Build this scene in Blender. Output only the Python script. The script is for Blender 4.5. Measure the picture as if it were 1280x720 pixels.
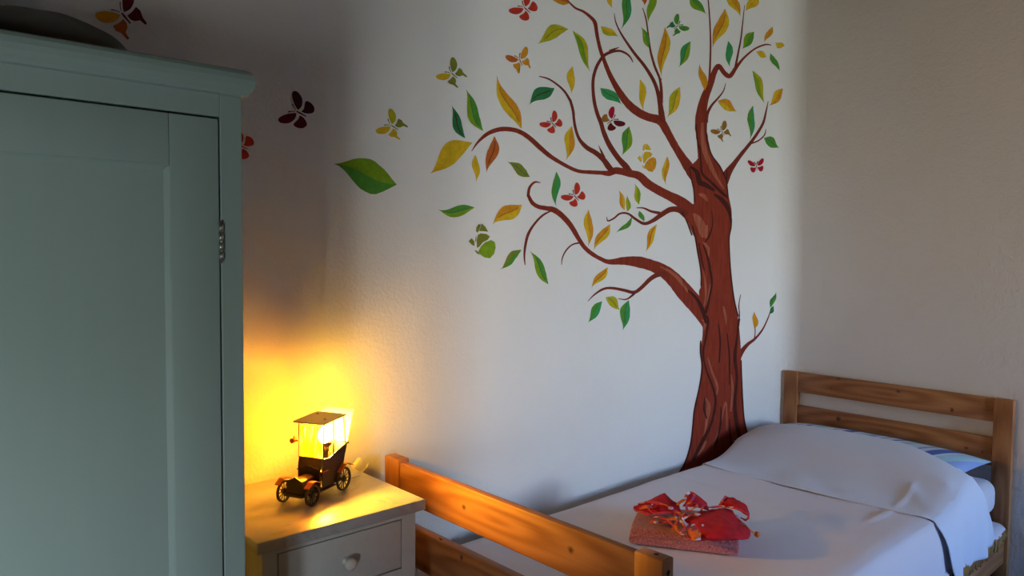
import bpy, bmesh, math, random
from mathutils import Vector, Matrix, noise
for o in list(bpy.data.objects): bpy.data.objects.remove(o)
scene = bpy.context.scene
col = scene.collection
random.seed(4)

# ---------------------------------------------------------------- camera
YAW, PITCH, ROLL, FPX = 0.7373, 0.0506, 0.0093, 933.76
EYE = Vector((-3.3444, -1.7728, 1.4348))
def axes():
    cy, sy, cp, sp = math.cos(YAW), math.sin(YAW), math.cos(PITCH), math.sin(PITCH)
    F = Vector((sy*cp, cy*cp, -sp)); R = Vector((cy, -sy, 0)); U = R.cross(F)
    cr, sr = math.cos(ROLL), math.sin(ROLL)
    return F, R*cr+U*sr, U*cr-R*sr
AF, AR, AU = axes()
cam = bpy.data.cameras.new('camera'); cam.sensor_width = 36; cam.lens = FPX/1280*36; cam.clip_start = .05
co = bpy.data.objects.new('camera', cam); col.objects.link(co)
co.matrix_world = Matrix(((AR.x, AU.x, -AF.x, EYE.x), (AR.y, AU.y, -AF.y, EYE.y), (AR.z, AU.z, -AF.z, EYE.z), (0, 0, 0, 1)))
scene.camera = co

# ---------------------------------------------------------------- world, daylight through two windows, exposure
SKY_STRENGTH = 57.0
SKY = (.12, .33, .92, 1); HORIZON = (.88, .94, .97, 1); GROUND = (.50, .53, .49, 1)
w = bpy.data.worlds.new('sky'); scene.world = w; w.use_nodes = True
nt = w.node_tree; nt.nodes.clear()
tc = nt.nodes.new('ShaderNodeTexCoord'); sp = nt.nodes.new('ShaderNodeSeparateXYZ'); rp = nt.nodes.new('ShaderNodeValToRGB')
ma = nt.nodes.new('ShaderNodeMath'); ma.operation = 'MULTIPLY_ADD'; ma.inputs[1].default_value = .5; ma.inputs[2].default_value = .5
bg = nt.nodes.new('ShaderNodeBackground'); wo = nt.nodes.new('ShaderNodeOutputWorld')
nt.links.new(tc.outputs['Generated'], sp.inputs[0]); nt.links.new(sp.outputs['Z'], ma.inputs[0]); nt.links.new(ma.outputs[0], rp.inputs[0])
cr = rp.color_ramp; cr.elements[0].position = .47; cr.elements[0].color = GROUND
cr.elements[1].position = .505; cr.elements[1].color = HORIZON
for p_, c_ in ((.55, (.80, .90, 1, 1)), (.60, (.42, .65, 1, 1)), (.67, SKY)):
    e = cr.elements.new(p_); e.color = c_
nt.links.new(rp.outputs[0], bg.inputs[0]); bg.inputs[1].default_value = SKY_STRENGTH
nt.links.new(bg.outputs[0], wo.inputs[0])
W1 = dict(x0=-.97, x1=-.12, z0=.92, z1=2.15, y=-4.50)      # window in the front wall
W2 = dict(x0=-4.48, x1=-3.88, z0=.50, z1=1.30, y=-1.98)     # small low window in the front wall, left of the wardrobe
def portal(name, loc, rot, sx, sy):
    l = bpy.data.lights.new(name, 'AREA'); l.shape = 'RECTANGLE'; l.size = sx; l.size_y = sy; l.energy = 1
    l.cycles.is_portal = True
    o = bpy.data.objects.new(name, l); col.objects.link(o); o.location = loc; o.rotation_euler = rot
portal('window_portal', ((W1['x0']+W1['x1'])/2, W1['y']-.22, (W1['z0']+W1['z1'])/2), (math.pi/2, 0, 0), .85, 1.23)
portal('window_portal', ((W2['x0']+W2['x1'])/2, W2['y']-.20, (W2['z0']+W2['z1'])/2), (math.pi/2, 0, 0), .60, .80)
BULB = 2200.0
scene.view_settings.view_transform = 'Standard'; scene.view_settings.look = 'None'
scene.view_settings.gamma = 1; scene.view_settings.use_curve_mapping = False
scene.view_settings.exposure = 0.0

# ---------------------------------------------------------------- helpers
def ray(u, v): return AF + AR*((u-640)/FPX) - AU*((v-360)/FPX)
def onY(u, v, y): d = ray(u, v); return EYE + d*((y-EYE.y)/d.y)
def onX(u, v, x): d = ray(u, v); return EYE + d*((x-EYE.x)/d.x)
def onZ(u, v, z): d = ray(u, v); return EYE + d*((z-EYE.z)/d.z)
CR = .10                                   # radius of the soft plaster corner
def wall_at(u, v, off=0.001):
    """point on the plastered wall (flat, then round the soft corner), off = paint thickness"""
    d = ray(u, v); P = EYE + d*((0-EYE.y)/d.y)
    if P.x > -CR:
        c = Vector((-CR, -CR)); r = CR-off
        o = Vector((EYE.x, EYE.y))-c; dd = Vector((d.x, d.y))
        a = dd.dot(dd); b = 2*o.dot(dd); k = o.dot(o)-r*r; D = b*b-4*a*k
        if D > 0:
            t = (-b+math.sqrt(D))/(2*a); Q = EYE+d*t
            if Q.x > -CR: return Q
    return Vector((P.x, -off, P.z))
def mesh(name, verts, faces, mats, parent=None, smooth=False, midx=None):
    me = bpy.data.meshes.new(name); me.from_pydata([tuple(v) for v in verts], [], faces); me.update()
    o = bpy.data.objects.new(name, me); col.objects.link(o)
    for m in (mats if isinstance(mats, (list, tuple)) else [mats]): me.materials.append(m)
    if midx:
        for p, i in zip(me.polygons, midx): p.material_index = i
    if smooth:
        for p in me.polygons: p.use_smooth = True
    if parent: o.parent = parent
    return o
def from_bm(name, bm, mats, parent=None, smooth=False):
    me = bpy.data.meshes.new(name); bm.normal_update(); bm.to_mesh(me); bm.free()
    o = bpy.data.objects.new(name, me); col.objects.link(o)
    for m in (mats if isinstance(mats, (list, tuple)) else [mats]): me.materials.append(m)
    if smooth:
        for p in me.polygons: p.use_smooth = True
    if parent: o.parent = parent
    return o
def tag(o, label=None, cat=None, group=None, kind=None):
    if label: o['label'] = label
    if cat: o['category'] = cat
    if group: o['group'] = group
    if kind: o['kind'] = kind
    return o
def empty(name, loc=(0, 0, 0), rz=0):
    o = bpy.data.objects.new(name, None); col.objects.link(o); o.location = loc; o.rotation_euler = (0, 0, rz)
    o.empty_display_size = .05
    return o
def add_box(bm, lo, hi, bevel=0, seg=2, mi=0, M=None):
    lo = Vector(lo); hi = Vector(hi)
    r = bmesh.ops.create_cube(bm, size=1.0); vs = r['verts']
    for v in vs: v.co = Vector(((v.co.x+.5)*(hi.x-lo.x)+lo.x, (v.co.y+.5)*(hi.y-lo.y)+lo.y, (v.co.z+.5)*(hi.z-lo.z)+lo.z))
    fs = set(f for v in vs for f in v.link_faces)
    if bevel:
        es = set(e for v in vs for e in v.link_edges)
        b = bmesh.ops.bevel(bm, geom=list(es), offset=bevel, segments=seg, affect='EDGES', profile=.5)
        vs = list(set(v for f in b['faces'] for v in f.verts) | set(v for v in vs if v.is_valid))
        fs = set(f for v in vs for f in v.link_faces)
    for f in fs: f.material_index = mi
    if M is not None:
        for v in vs: v.co = M @ v.co
    return vs
def box(name, lo, hi, mat, parent=None, bevel=0, seg=2):
    """a box whose origin is its own centre; lo/hi in parent coordinates"""
    lo = Vector(lo); hi = Vector(hi); c = (lo+hi)/2
    bm = bmesh.new(); add_box(bm, lo-c, hi-c, bevel, seg)
    o = from_bm(name, bm, mat, parent, smooth=False); o.location = c
    if bevel:
        for p in o.data.polygons: p.use_smooth = True
        try: o.data.set_sharp_from_angle(angle=math.radians(50))
        except Exception: pass
    return o
def add_tube(bm, pts, rad, n=8, cap=True, mi=0):
    pts = [Vector(p) for p in pts]; rings = []
    prev = None
    for i, p in enumerate(pts):
        t = (pts[min(i+1, len(pts)-1)]-pts[max(i-1, 0)]).normalized()
        ref = prev if prev is not None else (Vector((0, 0, 1)) if abs(t.z) < .9 else Vector((1, 0, 0)))
        a = t.cross(ref).normalized(); b = a.cross(t).normalized(); prev = b
        r = rad[i] if isinstance(rad, (list, tuple)) else rad
        rings.append([bm.verts.new(p+(a*math.cos(k*2*math.pi/n)+b*math.sin(k*2*math.pi/n))*r) for k in range(n)])
    for i in range(len(rings)-1):
        for k in range(n):
            f = bm.faces.new((rings[i][k], rings[i][(k+1) % n], rings[i+1][(k+1) % n], rings[i+1][k])); f.material_index = mi; f.smooth = True
    if cap:
        f = bm.faces.new(rings[0][::-1]); f.material_index = mi
        f = bm.faces.new(rings[-1]); f.material_index = mi
def catmull(P, n=6):
    out = []
    for i in range(len(P)-1):
        p0 = P[max(i-1, 0)]; p1 = P[i]; p2 = P[i+1]; p3 = P[min(i+2, len(P)-1)]
        for k in range(n):
            t = k/n
            out.append([.5*((2*b)+(-a+c)*t+(2*a-5*b+4*c-d)*t*t+(-a+3*b-3*c+d)*t**3) for a, b, c, d in zip(p0, p1, p2, p3)])
    out.append(list(P[-1])); return out

# ---------------------------------------------------------------- materials
def nm(name, base=(.5, .5, .5), rough=.6, metal=0, spec=.5):
    m = bpy.data.materials.new(name); m.use_nodes = True; b = m.node_tree.nodes['Principled BSDF']
    b.inputs['Base Color'].default_value = (*base, 1); b.inputs['Roughness'].default_value = rough; b.inputs['Metallic'].default_value = metal
    b.inputs['Specular IOR Level'].default_value = spec
    return m, m.node_tree, b
def N(nt, t, **k):
    n = nt.nodes.new(t)
    for a, v in k.items(): setattr(n, a, v)
    return n
def coords(nt, kind='Object', scale=(1, 1, 1), rot=(0, 0, 0)):
    tc = N(nt, 'ShaderNodeTexCoord'); mp = N(nt, 'ShaderNodeMapping'); mp.inputs['Scale'].default_value = scale; mp.inputs['Rotation'].default_value = rot
    nt.links.new(tc.outputs[kind], mp.inputs[0]); return mp.outputs[0]
def noise_n(nt, vec, scale, detail=4, rough=.5, dist=0):
    n = N(nt, 'ShaderNodeTexNoise'); n.inputs['Scale'].default_value = scale; n.inputs['Detail'].default_value = detail
    n.inputs['Roughness'].default_value = rough; n.inputs['Distortion'].default_value = dist
    nt.links.new(vec, n.inputs['Vector']); return n.outputs['Fac']
def ramp(nt, fac, stops):
    r = N(nt, 'ShaderNodeValToRGB'); e = r.color_ramp.elements
    e[0].position, e[0].color = stops[0][0], (*stops[0][1], 1); e[1].position, e[1].color = stops[-1][0], (*stops[-1][1], 1)
    for p, c in stops[1:-1]:
        k = e.new(p); k.color = (*c, 1)
    nt.links.new(fac, r.inputs[0]); return r.outputs[0]
def bump(nt, b, h, strength=.3, dist=.002):
    n = N(nt, 'ShaderNodeBump'); n.inputs['Strength'].default_value = strength; n.inputs['Distance'].default_value = dist
    nt.links.new(h, n.inputs['Height']); nt.links.new(n.outputs[0], b.inputs['Normal'])
def mixadd(nt, a, b, f=.5):
    n = N(nt, 'ShaderNodeMath', operation='MULTIPLY_ADD'); nt.links.new(b, n.inputs[0]); n.inputs[1].default_value = f; nt.links.new(a, n.inputs[2]); return n.outputs[0]

def plaster(name, base):
    m, nt, b = nm(name, base, .85, spec=.25)
    v = coords(nt)
    blot = noise_n(nt, v, 1.7, 3)
    c = ramp(nt, blot, [(.3, tuple(x*.95 for x in base)), (.7, base)])
    nt.links.new(c, b.inputs['Base Color'])
    h = mixadd(nt, noise_n(nt, v, 95, 4, .6), noise_n(nt, v, 26, 3, .5), .8)
    bump(nt, b, h, .55, .004); return m
M_WALL = plaster('white_plaster', (.79, .79, .775))
M_CEIL = plaster('dark_wood_ceiling', (.11, .07, .04))
M_WALL_OFF = plaster('dull_plaster', (.18, .15, .115))
def wood(name, dark, mid, light, axis, rough=.5, gscale=1.0):
    m, nt, b = nm(name, mid, rough, spec=.4)
    s = [38*gscale]*3; s[axis] = 2.2*gscale
    v = coords(nt, 'Object', tuple(s))
    n1 = noise_n(nt, v, 1.0, 6, .62, .9)
    s2 = [11*gscale]*3; s2[axis] = 1.5*gscale
    v2 = coords(nt, 'Object', tuple(s2))
    wv = N(nt, 'ShaderNodeTexWave'); wv.wave_type = 'RINGS'; wv.inputs['Scale'].default_value = 1.1; wv.inputs['Distortion'].default_value = 5; wv.inputs['Detail'].default_value = 2
    nt.links.new(v2, wv.inputs['Vector'])
    f = N(nt, 'ShaderNodeMix'); f.data_type = 'FLOAT'; f.inputs[0].default_value = .35
    nt.links.new(n1, f.inputs[2]); nt.links.new(wv.outputs['Fac'], f.inputs[3])
    c = ramp(nt, f.outputs[0], [(.22, dark), (.48, mid), (.75, light)])
    nt.links.new(c, b.inputs['Base Color']); bump(nt, b, n1, .12, .001); return m
PD, PM, PL = (.24, .085, .028), (.36, .145, .050), (.45, .20, .075)
M_PINE_Y = wood('pine_along_y', PD, PM, PL, 1)
M_PINE_Z = wood('pine_upright', PD, PM, PL, 2)
M_PINE_X = wood('pine_along_x', PD, PM, PL, 0)
M_KNOT = nm('pine_knot', (.07, .025, .012), .5)[0]
M_KNOTRING = nm('pine_knot_ring', (.24, .09, .035), .5)[0]
def painted(name, base, dark, rough=.5, sc=2.0):
    m, nt, b = nm(name, base, rough, spec=.35)
    v = coords(nt, 'Object', (14, 14, 1.6))
    n = noise_n(nt, v, sc, 5, .6); n2 = noise_n(nt, coords(nt), 5, 3)
    c = ramp(nt, n, [(.25, dark), (.75, base)])
    nt.links.new(c, b.inputs['Base Color']); bump(nt, b, n, .15, .001); return m
M_WARD = painted('pale_green_paint', (.305, .415, .40), (.29, .395, .38), .45)
M_WARD_DARK = nm('dark_door_gap', (.012, .013, .012), .9)[0]
def worn(name, base, chip):
    m, nt, b = nm(name, base, .5, spec=.35)
    n = noise_n(nt, coords(nt, 'Object', (1, 1, 1)), 42, 6, .7)
    n2 = noise_n(nt, coords(nt), 9, 3)
    c = ramp(nt, n, [(.24, chip), (.30, tuple(x*.92 for x in base)), (.6, base)])
    nt.links.new(c, b.inputs['Base Color']); bump(nt, b, n, .2, .001); return m
M_NIGHT = worn('worn_white_paint', (.50, .51, .49), (.16, .14, .12))
M_CHIP = nm('chipped_edge', (.03, .03, .035), .8)[0]
def marble():
    m, nt, b = nm('grey_veined_marble', (.55, .54, .52), .22, spec=.5)
    n = noise_n(nt, coords(nt, 'Object', (1, 1.6, 1)), 7, 8, .68, 1.2)
    c = ramp(nt, n, [(.30, (.21, .20, .20)), (.44, (.37, .365, .36)), (.75, (.46, .45, .44))])
    nt.links.new(c, b.inputs['Base Color'])
    n3 = noise_n(nt, coords(nt), 30, 4); r = N(nt, 'ShaderNodeMapRange'); r.inputs[3].default_value = .24; r.inputs[4].default_value = .44
    nt.links.new(n3, r.inputs[0]); nt.links.new(r.outputs[0], b.inputs['Roughness']); return m
M_MARBLE = marble()
def cloth(name, base, sc=900, rough=.9, bs=.25, dist=.0008, sheen=.15):
    m, nt, b = nm(name, base, rough, spec=.2); b.inputs['Sheen Weight'].default_value = sheen
    v = coords(nt); h = noise_n(nt, v, sc, 2)
    h2 = noise_n(nt, coords(nt), 14, 4, .6)
    hh = mixadd(nt, h, h2, 3.0)
    bump(nt, b, hh, bs, dist); return m
M_SHEET = cloth('white_cotton', (.74, .695, .745), 700)
M_SHEET_SKYTINT = cloth('white_cotton_sky_tint', (.70, .74, .85), 700)  # white cotton with the blue cast of skylight put into its colour
M_MATT = cloth('fitted_sheet', (.70, .70, .76), 700)
M_FRINGE = cloth('ochre_fringe', (.34, .18, .06), 400, bs=.5)
M_BLANKET = cloth('ochre_blanket', (.48, .29, .12), 300, bs=.6)
M_DARKCLOTH = cloth('dark_grey_blanket', (.12, .115, .105), 200, bs=.6)
def towel_mat():
    m, nt, b = nm('pink_terry', (.55, .15, .17), .95, spec=.1); b.inputs['Sheen Weight'].default_value = .4
    n = noise_n(nt, coords(nt), 190, 3, .7); c = ramp(nt, n, [(.36, (.36, .08, .11)), (.64, (.68, .25, .27))])
    nt.links.new(c, b.inputs['Base Color']); bump(nt, b, n, 1.0, .007); return m
M_TOWEL = towel_mat()
def striped_pillow():
    m, nt, b = nm('striped_pillowcase', (.3, .4, .7), .85, spec=.2)
    sx = N(nt, 'ShaderNodeSeparateXYZ'); nt.links.new(coords(nt, 'Object', (1, 1, 1), (0, 0, math.radians(14))), sx.inputs[0])
    mu = N(nt, 'ShaderNodeMath', operation='MULTIPLY'); mu.inputs[1].default_value = 2.9; nt.links.new(sx.outputs['Y'], mu.inputs[0])
    fr = N(nt, 'ShaderNodeMath', operation='FRACT'); nt.links.new(mu.outputs[0], fr.inputs[0])
    r = N(nt, 'ShaderNodeValToRGB'); r.color_ramp.interpolation = 'CONSTANT'; el = r.color_ramp.elements
    seq = [(0, (.40, .62, .72)), (.12, (.66, .72, .80)), (.16, (.10, .17, .50)), (.27, (.62, .68, .78)), (.34, (.28, .36, .66)), (.38, (.60, .68, .78)), (.50, (.36, .60, .66)), (.60, (.66, .72, .80)),
           (.66, (.16, .24, .58)), (.72, (.60, .66, .78)), (.80, (.42, .42, .50)), (.84, (.64, .68, .78)), (.90, (.30, .42, .74))]
    el[0].position, el[0].color = 0, (*seq[0][1], 1); el[1].position, el[1].color = seq[-1][0], (*seq[-1][1], 1)
    for p_, c_ in seq[1:-1]:
        k = el.new(p_); k.color = (*c_, 1)
    nt.links.new(fr.outputs[0], r.inputs[0]); nt.links.new(r.outputs[0], b.inputs['Base Color'])
    bump(nt, b, noise_n(nt, coords(nt), 16, 4), .5, .006); return m
M_PILLOW = striped_pillow()
def fab(name, c1, c2, sc=60):
    m, nt, b = nm(name, c1, .8, spec=.25); n = noise_n(nt, coords(nt), sc, 3)
    c = ramp(nt, n, [(.35, c2), (.65, c1)]); nt.links.new(c, b.inputs['Base Color']); bump(nt, b, n, .4, .002); return m
M_RED = fab('red_fabric', (.56, .012, .026), (.42, .008, .018), 40)
def trimmat():
    m, nt, b = nm('patterned_trim', (.6, .1, .1), .7, spec=.25)
    vo = N(nt, 'ShaderNodeTexVoronoi'); vo.inputs['Scale'].default_value = 55; nt.links.new(coords(nt), vo.inputs['Vector'])
    s = N(nt, 'ShaderNodeSeparateColor'); nt.links.new(vo.outputs['Color'], s.inputs[0])
    r = N(nt, 'ShaderNodeValToRGB'); r.color_ramp.interpolation = 'CONSTANT'; el = r.color_ramp.elements
    el[0].color = (.60, .04, .05, 1); el[1].position = .84; el[1].color = (.72, .62, .74, 1)
    for p_, c_ in [(.30, (.72, .17, .03)), (.52, (.30, .06, .20)), (.68, (.60, .05, .07))]:
        k = el.new(p_); k.color = (*c_, 1)
    nt.links.new(s.outputs[0], r.inputs[0]); nt.links.new(r.outputs[0], b.inputs['Base Color']); return m
M_TRIM = trimmat()
M_ORANGE = fab('orange_trim', (.75, .20, .03), (.66, .13, .03), 80)
M_LILAC = fab('lilac_trim', (.45, .30, .55), (.62, .55, .68), 80)
M_METAL = nm('hinge_metal', (.55, .58, .55), .35, 1)[0]
M_DARKMETAL = nm('dark_bronze_metal', (.035, .022, .016), .42, .6)[0]
M_COPPER = nm('copper_fender', (.42, .12, .035), .35, .7)[0]
M_ROOF = nm('tan_roof', (.80, .56, .25), .32)[0]
M_PLASTIC = nm('ivory_plastic', (.75, .68, .45), .4)[0]
M_KNOB = nm('pale_ceramic', (.58, .56, .54), .25)[0]
M_HOLE = nm('dark_hole', (.02, .015, .01), .9)[0]
M_FLOOR = wood('floor_boards', (.10, .055, .03), (.16, .09, .05), (.21, .12, .07), 0)
def emis(name, c, s):
    m = bpy.data.materials.new(name); m.use_nodes = True; nt = m.node_tree; nt.nodes.clear()
    e = N(nt, 'ShaderNodeEmission'); e.inputs[0].default_value = (*c, 1); e.inputs[1].default_value = s
    o = N(nt, 'ShaderNodeOutputMaterial'); nt.links.new(e.outputs[0], o.inputs[0]); return m
M_BULB = emis('lamp_bulb', (1, .52, .035), BULB)
def shade_mat(name, tint, clear, streaks=False, through=(1, .96, .85)):
    """lampshade sheet: part of the light goes straight through, the rest is scattered"""
    m = bpy.data.materials.new(name); m.use_nodes = True; nt = m.node_tree; nt.nodes.clear()
    t = N(nt, 'ShaderNodeBsdfTransparent'); t.inputs[0].default_value = (*through, 1)
    d = N(nt, 'ShaderNodeBsdfTranslucent'); d.inputs[0].default_value = (*tint, 1)
    mx = N(nt, 'ShaderNodeMixShader'); mx.inputs[0].default_value = 1-clear
    df = N(nt, 'ShaderNodeBsdfDiffuse'); df.inputs[0].default_value = (*tint, 1); ad = N(nt, 'ShaderNodeMixShader'); ad.inputs[0].default_value = .45
    nt.links.new(d.outputs[0], ad.inputs[1]); nt.links.new(df.outputs[0], ad.inputs[2])
    if streaks:
        n = noise_n(nt, coords(nt, 'Object', (190, 190, 14)), 1.0, 2)
        c = ramp(nt, n, [(.44, (1, .36, .003)), (.54, (1, .60, .06)), (.62, (1, .95, .7))]); nt.links.new(c, d.inputs[0])
    o = N(nt, 'ShaderNodeOutputMaterial'); nt.links.new(t.outputs[0], mx.inputs[1]); nt.links.new(ad.outputs[0], mx.inputs[2]); nt.links.new(mx.outputs[0], o.inputs[0]); return m
M_SHADE = shade_mat('white_lampshade_sheet', (1, .95, .8), .55)
M_SHADE_Y = shade_mat('amber_curtain_sheet', (1, .55, .04), .45, True, (1, .84, .40))
def glass():
    m = bpy.data.materials.new('window_glass'); m.use_nodes = True; nt = m.node_tree; nt.nodes.clear()
    t = N(nt, 'ShaderNodeBsdfTransparent'); g = N(nt, 'ShaderNodeBsdfGlossy'); g.inputs['Roughness'].default_value = .02
    mx = N(nt, 'ShaderNodeMixShader'); mx.inputs[0].default_value = .06
    o = N(nt, 'ShaderNodeOutputMaterial'); nt.links.new(t.outputs[0], mx.inputs[1]); nt.links.new(g.outputs[0], mx.inputs[2]); nt.links.new(mx.outputs[0], o.inputs[0]); return m
M_GLASS = glass()
def paint(name, c, var=.25, streak=False, c2=None):
    m, nt, b = nm(name, c, .85, spec=.08)
    v = coords(nt, 'Object', (60, 60, 9) if streak else (1, 1, 1))
    n = noise_n(nt, v, 1.0 if streak else 38, 5, .65)
    lo = c2 or tuple(x*(1-var) for x in c)
    nt.links.new(ramp(nt, n, [(.34, lo), (.66, c)]), b.inputs['Base Color'])
    bump(nt, b, noise_n(nt, coords(nt), 95, 4, .6), .4, .004); return m
K = {
 'y': paint('paint_yellow', (.72, .47, .02)), 'o': paint('paint_orange', (.68, .30, .02)), 'r': paint('paint_rust', (.50, .13, .025)),
 'g': paint('paint_green', (.09, .30, .04)), 'd': paint('paint_deep_green', (.035, .20, .07)), 'l': paint('paint_lime', (.22, .38, .02)),
 'v': paint('paint_olive', (.22, .24, .03)), 'u': paint('paint_yellow_green', (.48, .44, .02)), 'e': paint('paint_emerald', (.05, .32, .10)),
 'R': paint('paint_red', (.55, .045, .025)), 'C': paint('paint_crimson', (.42, .015, .03)), 'M': paint('paint_maroon', (.13, .012, .015)), 'D': paint('paint_dark_plum', (.06, .015, .02)),
 'B': paint('paint_brown_gold', (.33, .16, .03)),
 'T': paint('paint_bark', (.27, .042, .022), streak=True, c2=(.18, .026, .014)), 'b': paint('paint_branch', (.20, .034, .02), .25),
 'k': paint('paint_bark_dark', (.075, .018, .014), .3), 'h': paint('paint_bark_light', (.44, .13, .075), .3, streak=True, c2=(.25, .065, .035)),
}

# ---------------------------------------------------------------- the room
def struct(o): o['kind'] = 'structure'; return o
H = 2.75; XL = -4.60; YS = -1.98; XC = -1.45; YF = -4.50
struct(box('floor', (XL-.5, YF-.5, -.1), (.5, 1.0, 0), M_FLOOR))
struct(box('ceiling', (XL-.5, YF-.5, H), (.5, 1.0, H+.1), M_CEIL))
# back wall with the soft rounded corner; it steps back into a recess at the left behind the wardrobe
xe = -3.042; er = .02
prof = [(XL-.45, .42), (xe-.0, .42), (xe, er)]
prof += [(xe+er-er*math.cos(a), er-er*math.sin(a)) for a in [k*math.pi/2/6 for k in range(1, 7)]]
prof += [(x, 0) for x in (-2.4, -1.6, -.8, -CR)]
prof += [(-CR+CR*math.sin(a), -CR+CR*math.cos(a)) for a in [k*math.pi/2/12 for k in range(1, 13)]]
back = [(.45, -CR), (.45, .9), (XL-.45, .9)]
allp = prof+back; n = len(allp)
V = [(x, y, 0) for x, y in allp]+[(x, y, H) for x, y in allp]
F_ = [(i, (i+1) % n, n+(i+1) % n, n+i) for i in range(n)]+[tuple(range(n-1, -1, -1)), tuple(range(n, 2*n))]
wb = struct(mesh('wall_back', V, F_, M_WALL))
for p_ in wb.data.polygons[:len(prof)-1]: p_.use_smooth = True
try: wb.data.set_sharp_from_angle(angle=math.radians(40))
except Exception: pass
struct(box('wall_right', (0, YF-.45, 0), (.45, -CR, H), M_WALL))
def wall_hole(name, ax, lo, hi, h0, h1, z0, z1):
    """wall box with a window hole; ax = axis it runs along"""
    bm = bmesh.new(); lo = list(lo); hi = list(hi)
    def seg(a, b, c, d):
        l = lo[:]; h = hi[:]; l[ax] = a; h[ax] = b; l[2] = c; h[2] = d; add_box(bm, l, h)
    seg(lo[ax], h0, lo[2], hi[2]); seg(h1, hi[ax], lo[2], hi[2]); seg(h0, h1, lo[2], z0); seg(h0, h1, z1, hi[2])
    return struct(from_bm(name, bm, M_WALL_OFF))
wall_hole('wall_front', 0, (XC-.3, YF-.35, 0), (0, YF, H), W1['x0'], W1['x1'], W1['z0'], W1['z1'])
struct(box('wall_left', (XL-.35, YS-.30, 0), (XL, .42, H), M_WALL_OFF))
wall_hole('wall_front_left', 0, (XL, YS-.30, 0), (XC, YS, H), W2['x0'], W2['x1'], W2['z0'], W2['z1'])  # ends at XC, an unseen corner set to shade the back wall
struct(box('wall_light_blocker', (XC-.30, YF, 0), (XC, YS-.30, H), M_WALL_OFF))  # unseen wall, invented to keep window light off the back wall's left
def window(name, c, ax, wd, ht):
    """frame with a centre mullion, panes as children"""
    r = struct(empty(name, c)); t = .05; fr = bmesh.new()
    def bx(bm, a0, a1, z0, z1, th, bev=0):
        if ax == 0: add_box(bm, (a0, -th, z0), (a1, th, z1), bev)
        else: add_box(bm, (-th, a0, z0), (th, a1, z1), bev)
    for a0, a1, z0, z1 in [(-wd/2, -wd/2+t, -ht/2, ht/2), (wd/2-t, wd/2, -ht/2, ht/2), (-wd/2+t, wd/2-t, -ht/2, -ht/2+t), (-wd/2+t, wd/2-t, ht/2-t, ht/2), (-t/2, t/2, -ht/2+t, ht/2-t)]:
        bx(fr, a0, a1, z0, z1, .025)
    from_bm('window_frame', fr, M_NIGHT, r)
    for a0, a1 in [(-wd/2+t, -t/2), (t/2, wd/2-t)]:
        g = bmesh.new(); bx(g, a0, a1, -ht/2+t, ht/2-t, .003); from_bm('pane', g, M_GLASS, r)
window('window_1', ((W1['x0']+W1['x1'])/2, YF-.28, (W1['z0']+W1['z1'])/2), 0, W1['x1']-W1['x0'], W1['z1']-W1['z0'])
window('window_2', ((W2['x0']+W2['x1'])/2, YS-.26, (W2['z0']+W2['z1'])/2), 0, W2['x1']-W2['x0'], W2['z1']-W2['z0'])

# ---------------------------------------------------------------- painted tree on the wall
mural = empty('tree_mural', (-1.0, 0, .5))
tag(mural, 'painted tree on the white wall with red-brown trunk, coloured leaves and butterflies', 'mural')
MO = Vector((-1.0, 0, .5))
CROP = {'A': (720, 0, 4.571), 'B': (720, 140, 4.571), 'C': (720, 260, 4.571), 'D': (520, 0, 5.3333), 'E': (520, 120, 5.3333), 'F': (520, 240, 5.3333),
        'G': (820, 380, 3.2727), 'H': (300, 80, 4.0), 'P': (0, 0, 1.0), 'Z': (0, 0, 3.6)}
def px(crop, x, y): ox, oy, s = CROP[crop]; return ox+x/s, oy+y/s
def stroke(name, pts, mat, parent, off, n=5):
    """pts: (u, v, width) in photo pixels, turned into a painted band on the wall"""
    P = catmull(pts, n); V = []; 
    for i, (u, v, w_) in enumerate(P):
        a = P[max(i-1, 0)]; b = P[min(i+1, len(P)-1)]
        tx, ty = b[0]-a[0], b[1]-a[1]; L = math.hypot(tx, ty) or 1; nx, ny = -ty/L, tx/L
        w_ = max(w_, .3)/2*(1+.07*noise.noise(Vector((u*.23, v*.23, 0))))
        V.append(wall_at(u+nx*w_, v+ny*w_, off)-MO); V.append(wall_at(u-nx*w_, v-ny*w_, off)-MO)
    F = [(2*i, 2*i+1, 2*i+3, 2*i+2) for i in range(len(P)-1)]
    return mesh(name, V, F, mat, parent)
def cstroke(name, items, mat, parent, off):
    pts = []
    for it in items:
        c, x, y, w_ = it; u, v = px(c, x, y); pts.append((u, v, w_/CROP[c][2]))
    return stroke(name, pts, mat, parent, off)
def L(c, *pts): return [(c,)+p for p in pts]
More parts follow.
